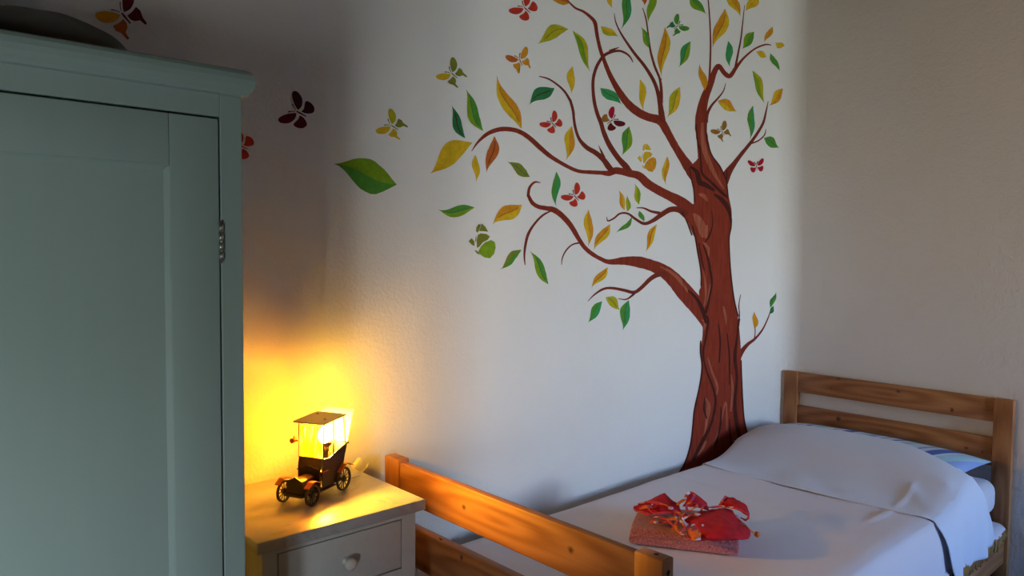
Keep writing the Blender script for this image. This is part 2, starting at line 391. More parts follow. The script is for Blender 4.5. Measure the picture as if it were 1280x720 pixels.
branches = [
 L('A', (-55, -6, 8), (-30, 22, 10), (0, 48, 12), (40, 65, 14), (80, 95, 18), (108, 130, 22), (120, 200, 20), (135, 270, 20), (155, 330, 22), (190, 420, 26), (235, 505, 34), (290, 585, 44), (350, 638, 48), (410, 668, 46), (480, 690, 50))
   + L('B', (520, 112, 44), (560, 185, 42), (600, 250, 46), (640, 310, 58), (672, 365, 54), (700, 420, 24)),
 L('A', (325, 356, 5), (312, 330, 9), (290, 308, 12), (250, 291, 13), (205, 296, 16), (160, 318, 18), (122, 372, 18), (100, 440, 18), (97, 510, 18), (106, 590, 20), (125, 660, 22), (142, 700, 24)) + L('B', (158, 115, 26), (190, 188, 30), (240, 262, 30), (285, 312, 36), (310, 345, 30)),
 L('A', (246, 271, 4), (220, 280, 10), (190, 293, 16)),
 L('A', (218, 75, 3), (228, 130, 7), (262, 200, 11), (330, 300, 16), (390, 375, 18), (440, 455, 20), (465, 520, 22), (480, 590, 28), (488, 650, 34), (496, 700, 36)),
 L('A', (380, 45, 4), (400, 110, 8), (413, 200, 9), (425, 290, 12), (450, 380, 14), (478, 450, 14), (487, 520, 18), (485, 590, 24)),
 L('A', (488, 448, 4), (484, 470, 6), (486, 500, 8)),
 L('A', (755, -5, 7), (763, 100, 8), (768, 200, 9), (768, 300, 10), (763, 430, 12), (758, 470, 12)),
 L('A', (1115, 258, 5), (1080, 255, 9), (1020, 280, 10), (960, 330, 12), (915, 385, 20), (880, 434, 26), (848, 418, 26), (815, 378, 28), (790, 412, 32), (767, 480, 38), (735, 560, 48), (717, 640, 60), (712, 718, 66)) + L('B', (722, 160, 66), (735, 250, 80)),
 L('A', (963, 28, 3), (952, 130, 7), (942, 220, 9), (925, 310, 11), (910, 385, 14)),
 L('A', (855, 475, 3), (842, 520, 7), (812, 560, 10), (775, 602, 14), (750, 650, 18), (742, 700, 24)),
 L('A', (1098, 578, 3), (1085, 640, 10), (1070, 700, 14)) + L('B', (1040, 115, 16), (1000, 172, 18), (945, 240, 22), (900, 300, 30), (868, 345, 44), (840, 400, 60)),
 L('B', (1085, 98, 3), (1076, 132, 7), (1043, 163, 8), (1000, 180, 9)),
 L('E', (370, 368, 4), (415, 305, 16), (480, 250, 26), (560, 222, 30), (640, 224, 30), (700, 243, 30), (760, 283, 32), (830, 347, 32), (900, 405, 28), (1000, 465, 24), (1080, 500, 24), (1160, 508, 26), (1240, 512, 28)) + L('B', (185, 350, 34), (230, 335, 40), (300, 350, 40), (360, 365, 46), (410, 410, 50), (470, 447, 50), (530, 478, 52), (590, 510, 62), (640, 555, 80), (690, 620, 100)),
 L('D', (820, 509, 6), (880, 525, 11), (940, 563, 13), (990, 610, 15), (1025, 665, 17)) + L('E', (1030, 35, 18), (1047, 100, 18), (1053, 160, 18), (1065, 225, 19), (1090, 290, 22)) + L('B', (60, 202, 26), (110, 232, 28), (155, 270, 30), (190, 318, 34), (222, 345, 20)),
 L('B', (128, 190, 2), (142, 220, 10), (160, 262, 18)),
 L('E', (830, 578, 5), (790, 575, 14), (757, 610, 18), (748, 660, 20)) + L('F', (752, 30, 22), (775, 72, 26), (815, 98, 28), (865, 108, 30), (920, 120, 38), (975, 160, 36), (1030, 222, 34), (1080, 305, 30), (1120, 365, 28), (1170, 410, 28), (1230, 445, 26)) + L('C', (190, 308, 28), (275, 302, 46), (355, 308, 62), (430, 328, 66), (500, 360, 74), (560, 410, 84), (620, 480, 96), (678, 548, 92), (722, 622, 66), (750, 700, 24)),
 L('F', (905, 124, 8), (845, 155, 14), (790, 212, 15), (748, 280, 19), (728, 360, 17), (722, 430, 12), (727, 486, 6)),
 L('F', (970, 486, 4), (975, 440, 8), (1000, 390, 10), (1040, 352, 10), (1090, 338, 12)),
 L('C', (67, 533, 3), (105, 495, 9), (158, 462, 13), (210, 458, 15), (275, 470, 17), (330, 482, 19), (370, 458, 21), (425, 405, 24), (470, 380, 28), (520, 375, 30)),
 L('C', (240, 518, 4), (285, 522, 8), (318, 502, 12), (350, 470, 14)),
 L('B', (345, 548, 5), (385, 549, 9), (430, 568, 14), (480, 578, 18)),
 L('B', (175, 599, 3), (182, 622, 8), (215, 608, 10), (252, 580, 11), (297, 581, 12), (340, 612, 15), (390, 638, 17), (440, 620, 22), (490, 585, 28), (540, 557, 30), (590, 560, 34), (630, 590, 40)),
 L('G', (328, 235, 26), (350, 195, 20), (375, 165, 14), (405, 142, 10), (435, 105, 7), (457, 60, 5), (470, 22, 4)),
 L('G', (402, 142, 5), (405, 122, 4), (405, 100, 4)),
 L('C', (940, 495, 4), (930, 555, 6), (933, 615, 7), (922, 690, 8)),
]
for i, b_ in enumerate(branches): cstroke('painted_branch', b_, K['b' if i not in (7, 0, 12, 15) else 'T'], mural, .0002+.00001*i)
# trunk outline, left side downwards then right side upwards
lf = [('B', 683, 60), ('B', 690, 130), ('B', 699, 200), ('B', 697, 262), ('B', 668, 295), ('B', 645, 330), ('B', 660, 390), ('B', 672, 450), ('B', 675, 520), ('B', 655, 540), ('B', 640, 620), ('B', 668, 700),
      ('C', 675, 160), ('C', 692, 260), ('C', 708, 350), ('C', 712, 450), ('C', 702, 480), ('C', 712, 580), ('C', 722, 670),
      ('G', 190, 130), ('G', 181, 200), ('G', 186, 260), ('G', 175, 340), ('G', 155, 430), ('G', 148, 500), ('G', 140, 570), ('G', 120, 640), ('G', 88, 695), ('G', 70, 735)]
rt = [('G', 440, 735), ('G', 400, 590), ('G', 375, 540), ('G', 360, 480), ('G', 353, 400), ('G', 348, 300), ('G', 347, 200), ('G', 343, 130), ('G', 335, 60), ('G', 325, 5),
      ('C', 905, 540), ('C', 890, 450), ('C', 880, 350), ('C', 875, 250), ('C', 872, 170), ('C', 885, 110), ('B', 889, 640), ('B', 888, 560), ('B', 872, 480), ('B', 860, 400), ('B', 820, 315), ('B', 775, 250), ('B', 745, 170), ('B', 742, 90), ('B', 746, 60)]
def edge_at(E_, v):
    for (u0, v0), (u1, v1) in zip(E_[:-1], E_[1:]):
        if v0 <= v <= v1: return u0+(u1-u0)*(v-v0)/max(1e-6, v1-v0)
    return E_[-1][0] if v > E_[-1][1] else E_[0][0]
def smooth_edge(pp):
    q = sorted([px(*p_) for p_ in pp], key=lambda t: t[1]); q = catmull([list(t) for t in q], 4)
    out = [tuple(q[0])]
    for t in q[1:]:
        if t[1] > out[-1][1]+.05: out.append(tuple(t))
    return out
LE, RE = smooth_edge(lf), smooth_edge(rt)
rows = 190; vt0, vt1 = 153.3, 600; V = []; F = []
for i in range(rows+1):
    v = vt0+(vt1-vt0)*i/rows; ul, ur = edge_at(LE, v), edge_at(RE, v)
    for j in range(9): V.append(wall_at(ul+(ur-ul)*j/8, v, .00048)-MO)
for i in range(rows):
    for j in range(8): F.append((i*9+j, (i+1)*9+j, (i+1)*9+j+1, i*9+j+1))
trunk = mesh('painted_trunk', V, F, K['T'], mural)
for d_ in [
 L('B', (705, 190, 6), (712, 280, 10), (720, 350, 12), (770, 400, 16), (815, 445, 18), (868, 490, 12)),
 L('B', (650, 310, 10), (690, 345, 26), (705, 400, 30), (745, 420, 26), (790, 450, 14)),
 L('B', (790, 470, 10), (830, 500, 24), (862, 540, 26), (880, 590, 16), (885, 640, 8)),
 L('B', (862, 330, 5), (860, 400, 8), (868, 480, 8)), L('B', (686, 70, 5), (692, 140, 6), (702, 210, 7)), L('B', (746, 60, 5), (746, 150, 6), (775, 245, 7), (822, 312, 8), (858, 390, 8)),
 L('B', (648, 320, 7), (660, 390, 7), (673, 450, 7), (677, 520, 8)), L('B', (605, 570, 6), (638, 640, 7), (662, 705, 8)), L('C', (665, 100, 8), (685, 190, 8), (700, 280, 8), (714, 370, 8), (714, 445, 8)),
 L('C', (888, 60, 6), (885, 110, 8), (874, 170, 8), (876, 250, 7), (882, 350, 7), (892, 450, 8), (906, 540, 8), (926, 620, 8)),
 L('C', (725, 210, 6), (750, 280, 12), (765, 350, 12), (775, 430, 12), (760, 520, 12), (740, 600, 18)), L('C', (640, 470, 10), (690, 520, 18), (725, 590, 24), (742, 660, 14)),
 L('C', (700, 200, 6), (715, 280, 9), (732, 360, 7)), L('C', (775, 20, 4), (780, 90, 6), (760, 160, 10), (735, 195, 6)),
 L('G', (190, 40, 5), (212, 60, 8), (205, 130, 8), (192, 200, 8), (205, 270, 7), (235, 350, 9), (242, 410, 9), (225, 490, 10), (190, 560, 14), (150, 640, 14)),
 L('G', (182, 150, 5), (182, 200, 7), (188, 260, 7), (177, 340, 6), (157, 430, 6), (150, 500, 6), (142, 570, 7), (122, 640, 7), (95, 690, 5)),
 L('G', (340, 60, 8), (330, 140, 8), (322, 220, 14), (330, 300, 10), (322, 400, 14), (328, 480, 16), (345, 560, 14), (360, 600, 8)),
 L('G', (348, 230, 4), (350, 300, 5), (354, 400, 6), (361, 480, 6), (378, 545, 6), (392, 575, 5)),
 L('G', (200, 380, 4), (196, 430, 9), (208, 470, 4)), L('G', (255, 80, 4), (262, 150, 7), (258, 240, 5)), L('G', (290, 120, 4), (300, 220, 7), (300, 330, 4)), L('G', (265, 420, 4), (262, 500, 8), (240, 590, 5)), L('G', (300, 470, 4), (303, 540, 8), (312, 600, 5)),
 ]: STROKE_N = globals().get('STROKE_N', 0)+1; cstroke('bark_shading', d_, K['k'], trunk, .0008+.000006*STROKE_N)
for d_ in [
 L('B', (722, 60, 12), (722, 140, 24), (735, 220, 30), (765, 300, 26), (800, 370, 18), (845, 440, 6)),
 L('B', (670, 580, 12), (700, 620, 44), (725, 680, 50), (735, 715, 34)), L('C', (738, 100, 30), (742, 130, 26), (742, 172, 10)), L('B', (700, 470, 10), (730, 480, 24), (750, 510, 10)),
 L('C', (725, 195, 5), (752, 225, 16), (756, 270, 8), (752, 300, 3)), L('C', (725, 350, 3), (738, 430, 12), (742, 500, 10), (730, 565, 5)), L('C', (770, 430, 4), (762, 480, 14), (745, 560, 8)),
 L('C', (838, 560, 4), (850, 610, 9), (858, 670, 5)), L('C', (715, 640, 4), (735, 650, 14), (730, 700, 6)), L('C', (480, 335, 5), (540, 365, 16), (590, 410, 20), (640, 480, 10)),
 L('G', (275, 10, 5), (285, 45, 7), (288, 75, 3)), L('G', (212, 220, 4), (230, 280, 9), (250, 335, 9), (248, 370, 4)), L('G', (200, 380, 3), (215, 420, 16), (205, 490, 10), (195, 540, 3)),
 L('G', (308, 290, 4), (313, 360, 10), (305, 440, 6)), L('G', (325, 500, 3), (340, 530, 8), (348, 580, 5)), L('G', (230, 580, 3), (262, 500, 3), (285, 400, 7), (290, 520, 4)), L('G', (205, 560, 8), (190, 590, 10), (170, 620, 3)),
 ]: STROKE_N = STROKE_N+1; cstroke('bark_highlight', d_, K['h'], trunk, .0004+.000006*STROKE_N)

# painted leaves: stem end, tip, width (photo pixels), colours of the two halves, bend
leaves = [
 (712, 4, 682, -2, 10, 'ro', 2), (710, 36.5, 672, 55, 17, 'uu', 5), (716, 39, 737.5, 90, 12, 'lu', -3), (715.6, 83, 713.7, 117.5, 10, 'yy', 1), (692.7, 110.5, 661.5, 131.5, 17, 'dd', 4),
 (751, 33, 773, 46, 10, 'uy', 1), (603.5, 163.5, 582.4, 111.5, 15, 'gl', -3), (651.5, 160.5, 621, 93.5, 17, 'oy', -3), (581, 172.5, 564.2, 131.5, 12, 'dd', -2),
 (590, 178.5, 537.2, 217.5, 26, 'yy', 5), (617.7, 170.5, 608, 215.5, 14, 'rr', -2), (594, 194, 594.6, 227.5, 9, 'yy', -1), (661.8, 221, 634, 202.5, 12, 'vv', 1),
 (714.6, 158, 707.3, 200.5, 13, 'yo', -1), (695.3, 215, 695.3, 258.5, 10, 'ge', 1), (592.5, 259.5, 546.8, 261.5, 14, 'gl', -4.5), (652.2, 256.3, 615.5, 280.5, 19, 'oy', 2),
 (651.3, 312.5, 625.4, 337, 11, 'vg', 1), (684.9, 355, 661.8, 313.5, 12, 'gl', 1), (735.6, 262.5, 734.7, 308.5, 11, 'yo', -1), (762.2, 280.5, 742.3, 313, 12, 'oy', 1),
 (820.8, 280.8, 806.8, 315, 9, 'oy', 1), (759.2, 334.5, 739, 360, 10, 'oy', 0), (752.2, 376.8, 734.5, 403.3, 11, 'ge', 0), (757, 371.8, 774.5, 387.7, 12, 'uu', -2), (785.8, 375.5, 778.2, 413, 13, 'ge', 1),
 (789.5, 271.5, 769.5, 291, 6, 'gg', -3), (799, 263.8, 805.2, 278, 6, 'gg', 0), (780.3, 262.3, 772.8, 237.3, 7, 'yo', 1), (784, 264.5, 784, 243.8, 6, 'lu', 1), (798.5, 255.3, 792.8, 229.3, 8, 'lu', 1),
 (786.2, 158.3, 777, 194.5, 14, 'gl', -2), (833.8, 196, 832.7, 231.5, 8, 'yo', 2), (750.4, 110.2, 776.8, 131, 13, 'ee', -1), (799.8, 99.5, 804.4, 138.4, 9, 'yy', -1),
 (849.8, 109, 833.6, 147, 14, 'uy', -1), (831, 34.5, 827.2, 97, 13, 'oy', 0), (862.8, 52, 848.2, 84.2, 12, 'el', 0), (811, 59.4, 800.8, 33.5, 8, 'gl', 1), (785, -14, 776, 36.8, 12, 'ge', -3), (758, -10, 765.6, 10.5, 7, 'yy', 0),
 (803, -10, 805.2, 7, 8, 'rr', -1), (816, -12, 810, 28.5, 10, 'll', -1), (863, -6, 882.5, 17.8, 12, 'lg', 2), (906.1, 11.3, 890.5, 59.8, 16, 'oy', -2), (909, -10, 925.2, 21, 12, 'yo', -1), (946, -8, 931.6, 14.2, 13, 'yy', -2),
 (880.5, 113, 874.1, 79.5, 9, 'oo', 1), (910.2, 51.5, 912.2, 84, 9, 'ee', 0), (942.2, 40, 927.2, 61.3, 12, 'lg', 0), (965.2, 33.7, 955, 53.2, 7, 'oo', 0), (980.5, 57.4, 968.7, 52.4, 8, 'yy', -2), (957.4, 71.2, 944, 64.9, 8, 'yy', 1),
 (963, 67, 974.6, 89.5, 7, 'gg', 0), (940.8, 88.7, 955.8, 129.3, 10, 'lu', -1), (978.3, 110.7, 961, 132.4, 11, 'yo', -1), (897, 126.3, 921, 139.6, 13, 'yo', -1), (941, 132.5, 937.2, 174.5, 9, 'ge', 0), (955, 172.5, 974.3, 184.7, 12, 'gg', 0),
 (943, 411, 942.7, 388.5, 7, 'oo', 1), (963.2, 384, 970.2, 364.7, 6, 'gd', 0), (963.2, 392, 967.4, 381.8, 5, 'dd', 0), (495.5, 230.7, 417.2, 205, 40, 'lg', 0),
]
for i, (x0, y0, x1, y1, wd, cc, bend) in enumerate(leaves):
    n_ = 12; cx = []; dx, dy = x1-x0, y1-y0; Ln = math.hypot(dx, dy); nx, ny = -dy/Ln, dx/Ln; off = .0007+.000004*i
    V = []
    for k in range(n_+1):
        t = k/n_; s = bend*math.sin(math.pi*t)+.035*Ln*math.sin(2*math.pi*t)*(1 if i % 2 else -1)
        hw = wd/2*(math.sin(math.pi*min(1, t*1.02)**.85)**1.35 if t < .98 else 0)+.35*(t < .3)
        jl = 1+.10*noise.noise(Vector((i*3.1, t*6, 0))); jr = 1+.10*noise.noise(Vector((i*3.1, t*6, 9)))
        u, v = x0+dx*t+nx*s, y0+dy*t+ny*s
        for a in (hw*jl, 0, -hw*jr): V.append(wall_at(u+nx*a, v+ny*a, off)-MO)
    F = []; mi = []
    for k in range(n_):
        F += [(3*k, 3*k+3, 3*k+4, 3*k+1), (3*k+1, 3*k+4, 3*k+5, 3*k+2)]; mi += [0, 1]
    lo = mesh('painted_leaf', V, F, [K[cc[0]], K[cc[1]]], mural, midx=mi)
    if wd >= 12 or cc in ('yo', 'oy'):
        vn = []
        for k in range(1, 9):
            t = k/9*.85+.03; s = bend*math.sin(math.pi*t)+.035*Ln*math.sin(2*math.pi*t)*(1 if i % 2 else -1)
            vn.append((x0+dx*t+nx*s, y0+dy*t+ny*s, 1.1 if k < 8 else .3))
        vein = {'y': 'o', 'o': 'r', 'r': 'b', 'g': 'd', 'd': 'k', 'l': 'g', 'v': 'd', 'u': 'v', 'e': 'd'}[cc[0]]
        if wd < 26: stroke('leaf_vein', vn, K[vein], lo, off+.0002, 2)
# painted butterflies
FW = [(.06, .12), (.22, .42), (.55, .80), (.92, 1.0), (1.08, .82), (1.0, .5), (.78, .2), (.4, .04)]
HWR = [(.08, -.02), (.35, -.06), (.78, .06), (.86, -.25), (.72, -.6), (.45, -.74), (.25, -.6), (.1, -.3)]
HWS = [(.08, -.02), (.35, -.04), (.70, .04), (.74, -.25), (.62, -.5), (.60, -.95), (.48, -1.0), (.42, -.62), (.2, -.5), (.08, -.3)]
bfs = [  # centre, size, head angle clockwise from up, tails?, forewing L, R, hindwing L, R, body
 (374, 141, 25, -62, 0, 'M', 'D', 'M', 'D', 'M'), (302, 183, 21, -68, 0, 'R', 'R', 'R', 'R', 'R'), (491, 158, 20, -58, 1, 'y', 'u', 'y', 'v', 'v'),
 (566, 93, 19, -50, 1, 'y', 'v', 'v', 'v', 'v'), (657, 11, 19, -48, 0, 'R', 'R', 'R', 'R', 'C'), (650, 76, 17, -24, 1, 'r', 'o', 'o', 'o', 'r'),
 (691, 155, 15, -42, 0, 'R', 'R', 'R', 'R', 'M'), (719, 246, 16, -42, 0, 'R', 'R', 'R', 'R', 'M'), (764, 151, 16, 55, 0, 'C', 'M', 'B', 'M', 'M'),
 (846, 33, 14, 52, 1, 'g', 'g', 'd', 'g', 'd'), (902.5, 165, 13, -35, 1, 'B', 'B', 'B', 'B', 'B'), (945.5, 208, 11.5, -8, 0, 'C', 'C', 'C', 'C', 'M'), (155, 20, 32, -40, 1, 'o', 'M', 'r', 'M', 'M'),
]
def fly_poly(name, pts, mat, parent, off):
    V = [wall_at(u, v, off)-MO for u, v in pts]
    bm = bmesh.new(); f = bm.faces.new([bm.verts.new(v) for v in V]); bmesh.ops.triangulate(bm, faces=[f]); bm.normal_update()
    if sum(g.normal.y*g.calc_area() for g in bm.faces) > 0: bmesh.ops.reverse_faces(bm, faces=bm.faces[:])
    return from_bm(name, bm, mat, parent)
for cx, cy, s, ang, tail, a, b_, c_, d_, body in bfs:
    th = math.radians(ang); hx, hy = math.sin(th), -math.cos(th); rx, ry = -hy, hx      # head direction; its right
    def tp(x, y): return cx+(rx*x+hx*y)*s*.78, cy+(ry*x+hy*y)*s*.78
    def sm(pts): return [q for q in catmull([list(p_) for p_ in pts]+[list(pts[0])], 3)[:-1]]
    bo = fly_poly('painted_butterfly', [tp(x, y) for x, y in [(-.035, .2), (.035, .2), (.05, 0), (.03, -.5), (-.03, -.5), (-.05, 0)]], K[body], mural, .0008)
    hw = HWS if tail else HWR
    for pts, sg, m_ in ((FW, -1, a), (FW, 1, b_), (hw, -1, c_), (hw, 1, d_)):
        g = .02
        q = [tp(sg*(x+.05), y*.98-(.07 if pts is not FW else -.03)) for x, y in (sm(pts) if not (tail and pts is HWS) else pts)]
        fly_poly('wing', q, K[m_], bo, .0009)
    for sg in (-1, 1): stroke('antenna', [(*tp(sg*.05, .28), .9), (*tp(sg*.16, .5), 1.0), (*tp(sg*.30, .66), 1.6)], K[body], bo, .0009, 2)
side = [[(415, 215), (432, 216), (424, 240), (412, 272), (398, 262), (402, 235)], [(437, 210), (462, 232), (480, 265), (450, 262), (420, 260)], [(430, 276), (468, 280), (492, 296), (478, 318), (445, 335), (424, 362), (406, 374), (404, 320), (412, 285)],
        [(500, 320), (525, 335), (530, 370), (520, 412), (492, 442), (455, 436), (412, 402), (430, 365), (460, 335)], [(370, 308), (388, 330), (388, 362), (368, 348), (350, 328)], [(388, 388), (402, 390), (426, 418), (408, 412)], [(400, 290), (402, 300), (396, 335), (392, 325)]]
for bx0, by0, sc, cols in ((0, 0, 1, 'vvvlvvv'), (None, None, None, 'yyyoyyy')):
    bo = None
    for q, cc in zip(side, cols):
        if bx0 == 0: pts = [px('F', x, y) for x, y in q]
        else: pts = [px('B', 352+(x-352)*.60, 180+(y-210)*.70) for x, y in q]
        nb = fly_poly('painted_butterfly' if bo is None else 'wing', pts, K[cc], bo or mural, .0008)
        bo = bo or nb

# ---------------------------------------------------------------- wardrobe
WX0, WX1, WY = -3.56, -2.8765, -.64
ward = empty('wardrobe', ((WX0+WX1)/2, -.335, 0)); tag(ward, 'tall pale green painted wardrobe with a panelled door at the left', 'wardrobe')
WO = ward.location
def wbx(name, lo, hi, mat, parent=ward, bevel=0, base=WO): return box(name, Vector(lo)-base, Vector(hi)-base, mat, parent, bevel)
bm = bmesh.new()
add_box(bm, Vector((WX0, -.615, .06))-WO, Vector((WX1, -.05, 1.665))-WO, 0)
add_box(bm, Vector((-2.9105, WY, .06))-WO, Vector((WX1, -.615, 1.664))-WO, .002)
add_box(bm, Vector((WX0, WY, .06))-WO, Vector((WX0+.035, -.615, 1.664))-WO, .002)
add_box(bm, Vector((WX0+.035, WY, 1.630))-WO, Vector((-2.9105, -.615, 1.664))-WO, .001)
add_box(bm, Vector((WX0+.035, WY, .06))-WO, Vector((-2.9105, -.615, .12))-WO, .001)
add_box(bm, Vector((WX0+.01, -.62, 0))-WO, Vector((WX1-.01, -.07, .06))-WO, 0)
from_bm('carcass', bm, M_WARD, ward)
# cornice: swept profile round front and both sides
prof = [(0, 1.663), (.007, 1.6645), (.009, 1.669), (.0125, 1.673), (.015, 1.680), (.0155, 1.688), (.014, 1.696), (.010, 1.7015), (.004, 1.7042), (.0, 1.7045)]
V = []; F = []
for (x, y, sx, sy) in [(WX0, -.05, -1, 0), (WX0, WY, -1, -1), (WX1, WY, 1, -1), (WX1, -.05, 1, 0)]:
    for o_, z in prof: V.append(Vector((x+sx*o_, y+sy*o_, z))-WO)
k = len(prof)
for i in range(3):
    for j in range(k-1): F.append((i*k+j, i*k+j+1, (i+1)*k+j+1, (i+1)*k+j))
F.append(tuple(i*k+k-1 for i in range(4)))
cor = mesh('cornice', V, F, M_WARD, ward)
dx0, dx1, dz0, dz1 = WX0+.038, -2.9135, .125, 1.6265
door = wbx('door_panel', (dx0+.07, -.637, dz0+.08), (-2.990, -.618, 1.5495), M_WARD); door.name = 'door'
def wsub(name, lo, hi, mat, bevel=.002): return box(name, Vector(lo)-WO-door.location, Vector(hi)-WO-door.location, mat, door, bevel)
wsub('stile', (-2.984, -.6435, dz0), (dx1, -.618, dz1), M_WARD); wsub('stile', (dx0, -.6435, dz0), (dx0+.075, -.618, dz1), M_WARD)
wsub('door_rail', (dx0+.075, -.6435, 1.552), (-2.984, -.618, dz1), M_WARD); wsub('door_rail', (dx0+.075, -.6435, dz0), (-2.984, -.618, dz0+.085), M_WARD)
# moulding inside the frame: sloping strips
bm = bmesh.new(); a0, a1, b0, b1 = dx0+.075, -2.984, dz0+.085, 1.552; t = .007
ring = [[(a0, b0), (a1, b0), (a1, b1), (a0, b1)], [(a0+t, b0+t), (a1-t, b0+t), (a1-t, b1-t), (a0+t, b1-t)]]
vo = [bm.verts.new(Vector((x, -.6425, z))-WO-door.location) for x, z in ring[0]]; vi = [bm.verts.new(Vector((x, -.6371, z))-WO-door.location) for x, z in ring[1]]
for i in range(4): bm.faces.new((vo[i], vo[(i+1) % 4], vi[(i+1) % 4], vi[i]))
from_bm('moulding', bm, M_WARD, door)
wbx('door_gap', (WX0+.035, -.6165, .12), (-2.9105, -.615, 1.630), M_WARD_DARK)
def hinge(z):
    bm = bmesh.new()
    for i in range(4):
        zz = z-.021+i*.0142; add_tube(bm, [Vector((-2.912, -.645, zz))-WO, Vector((-2.912, -.645, zz+.0115))-WO], .0033, 10)
    add_tube(bm, [Vector((-2.912, -.645, z-.026))-WO, Vector((-2.912, -.645, z+.038))-WO], .0017, 8)
    return from_bm('hinge', bm, M_METAL, ward)
hinge(1.437); hinge(.35)
# dark bundle lying on the wardrobe
bm = bmesh.new(); bmesh.ops.create_uvsphere(bm, u_segments=48, v_segments=24, radius=1)
for v in bm.verts:
    p_ = v.co; wob = 1+.05*noise.noise(p_*2.2)
    z = max(p_.z, 0)**.8 if p_.z > 0 else 0
    v.co = Vector((p_.x*.140*wob, p_.y*.16*wob, z*.082*(1+.10*noise.noise(p_*3))))
bun = from_bm('folded_blanket', bm, M_DARKCLOTH, None, True); bun.location = (-3.100, -.40, 1.7045)
tag(bun, 'dark rounded folded blanket lying on top of the green wardrobe', 'blanket')

# ---------------------------------------------------------------- nightstand
NX0, NX1, NY, NZ = -2.7555, -2.3575, -.401, .865
ns = empty('nightstand', ((NX0+NX1)/2, -.22, 0)); NO = ns.location
tag(ns, 'worn white painted nightstand with a grey marble top beside the wardrobe', 'nightstand')
def nb(name, lo, hi, mat, bevel=0, parent=ns): return box(name, Vector(lo)-NO-(parent.location if parent != ns else Vector()), Vector(hi)-NO-(parent.location if parent != ns else Vector()), mat, parent, bevel)
nb('marble_top', (NX0, NY, .8405), (NX1, -.03, NZ), M_MARBLE, .003)
bx0, bx1, by = -2.740, -2.3765, -.387
bm = bmesh.new()
add_box(bm, Vector((bx0, by+.02, .03))-NO, Vector((bx1, -.04, .8405))-NO, 0)
for lo, hi in [((bx0, by, .03), (-2.708, by+.02, .8405)), ((-2.4135, by, .03), (bx1, by+.02, .8405)), ((-2.708, by, .8285), (-2.4135, by+.02, .8405)), ((-2.708, by, .690), (-2.4135, by+.02, .7155)), ((-2.708, by, .03), (-2.4135, by+.02, .07))]:
    add_box(bm, Vector(lo)-NO, Vector(hi)-NO, .0012)
from_bm('cabinet_body', bm, M_NIGHT, ns)
nb('gap', (-2.708, by+.0165, .07), (-2.4135, by+.0198, .8285), M_CHIP)
dr = nb('drawer', (-2.7055, by-.001, .7185), (-2.4165, by+.016, .8270), M_NIGHT, .0015)
dd = nb('cabinet_door', (-2.7055, by-.001, .073), (-2.4165, by+.016, .687), M_NIGHT, .0015)
def lathe(name, prof, mat, parent, loc, rot, n=24):
    bm = bmesh.new(); rings = [[bm.verts.new((r*math.cos(k*2*math.pi/n), r*math.sin(k*2*math.pi/n), z)) for k in range(n)] for r, z in prof]
    for i in range(len(rings)-1):
        for k in range(n): bm.faces.new((rings[i][k], rings[i][(k+1) % n], rings[i+1][(k+1) % n], rings[i+1][k]))
    bm.faces.new(rings[0][::-1]); bm.faces.new(rings[-1])
    o = from_bm(name, bm, mat, parent, True); o.location = loc; o.rotation_euler = rot; return o
kp = [(.010, 0), (.009, .003), (.006, .006), (.006, .010), (.010, .014), (.0135, .019), (.0130, .024), (.009, .028), (.003, .0295)]
lathe('knob', kp, M_KNOB, dr, Vector((-2.556, by-.001, .7715))-NO-dr.location, (math.pi/2, 0, 0))
lathe('knob', kp, M_KNOB, dd, Vector((-2.44, by-.001, .50))-NO-dd.location, (math.pi/2, 0, 0))

# ---------------------------------------------------------------- car shaped lamp
cang = math.atan2(-.053, -.107)
car = empty('car_lamp', (-2.539, -.2165, NZ+.0005), cang)
tag(car, 'lit table lamp shaped like an antique car, on the marble nightstand top', 'lamp')
def carpart(name, fn, mat, parent=car, smooth=False):
    bm = bmesh.new(); fn(bm); return from_bm(name, bm, mat, parent, smooth)
def wheel(x, y, r):
    w_ = empty_less = None
    def rim(bm):
        n = 28; sec = [(r-.0042, -.0022), (r, -.0022), (r, .0022), (r-.0042, .0022)]
        rings = [[bm.verts.new((q*math.cos(a), z, q*math.sin(a))) for q, z in sec] for a in [k*2*math.pi/n for k in range(n)]]
        for k in range(n):
            for j in range(4): bm.faces.new((rings[k][j], rings[k][(j+1) % 4], rings[(k+1) % n][(j+1) % 4], rings[(k+1) % n][j]))
    o = carpart('wheel', rim, M_DARKMETAL); o.location = (x, y, r)
    def hub(bm): add_tube(bm, [(0, -.005, 0), (0, .005, 0)], .0055, 12)
    carpart('hub', hub, M_DARKMETAL, o)
    for k in range(12):
        a = k*math.pi/6
        def sp_(bm): add_tube(bm, [(.004*math.cos(a), 0, .004*math.sin(a)), ((r-.003)*math.cos(a), 0, (r-.003)*math.sin(a))], .0011, 5)
        carpart('spoke', sp_, M_DARKMETAL, o)
for x, y, r in ((.060, .038, .0245), (.060, -.038, .0245), (-.060, .038, .0275), (-.060, -.038, .0275)): wheel(x, y, r)
def ext(bm, poly, y0, y1):
    a = [bm.verts.new((x, y0, z)) for x, z in poly]; b = [bm.verts.new((x, y1, z)) for x, z in poly]; n = len(poly)
    bm.faces.new(a); bm.faces.new(b[::-1])
    for i in range(n): bm.faces.new((a[i], b[i], b[(i+1) % n], a[(i+1) % n]))
def extx(bm, poly, x0, x1):
    a = [bm.verts.new((x0, y, z)) for y, z in poly]; b = [bm.verts.new((x1, y, z)) for y, z in poly]; n = len(poly)
    bm.faces.new(a); bm.faces.new(b[::-1])
    for i in range(n): bm.faces.new((a[i], b[i], b[(i+1) % n], a[(i+1) % n]))
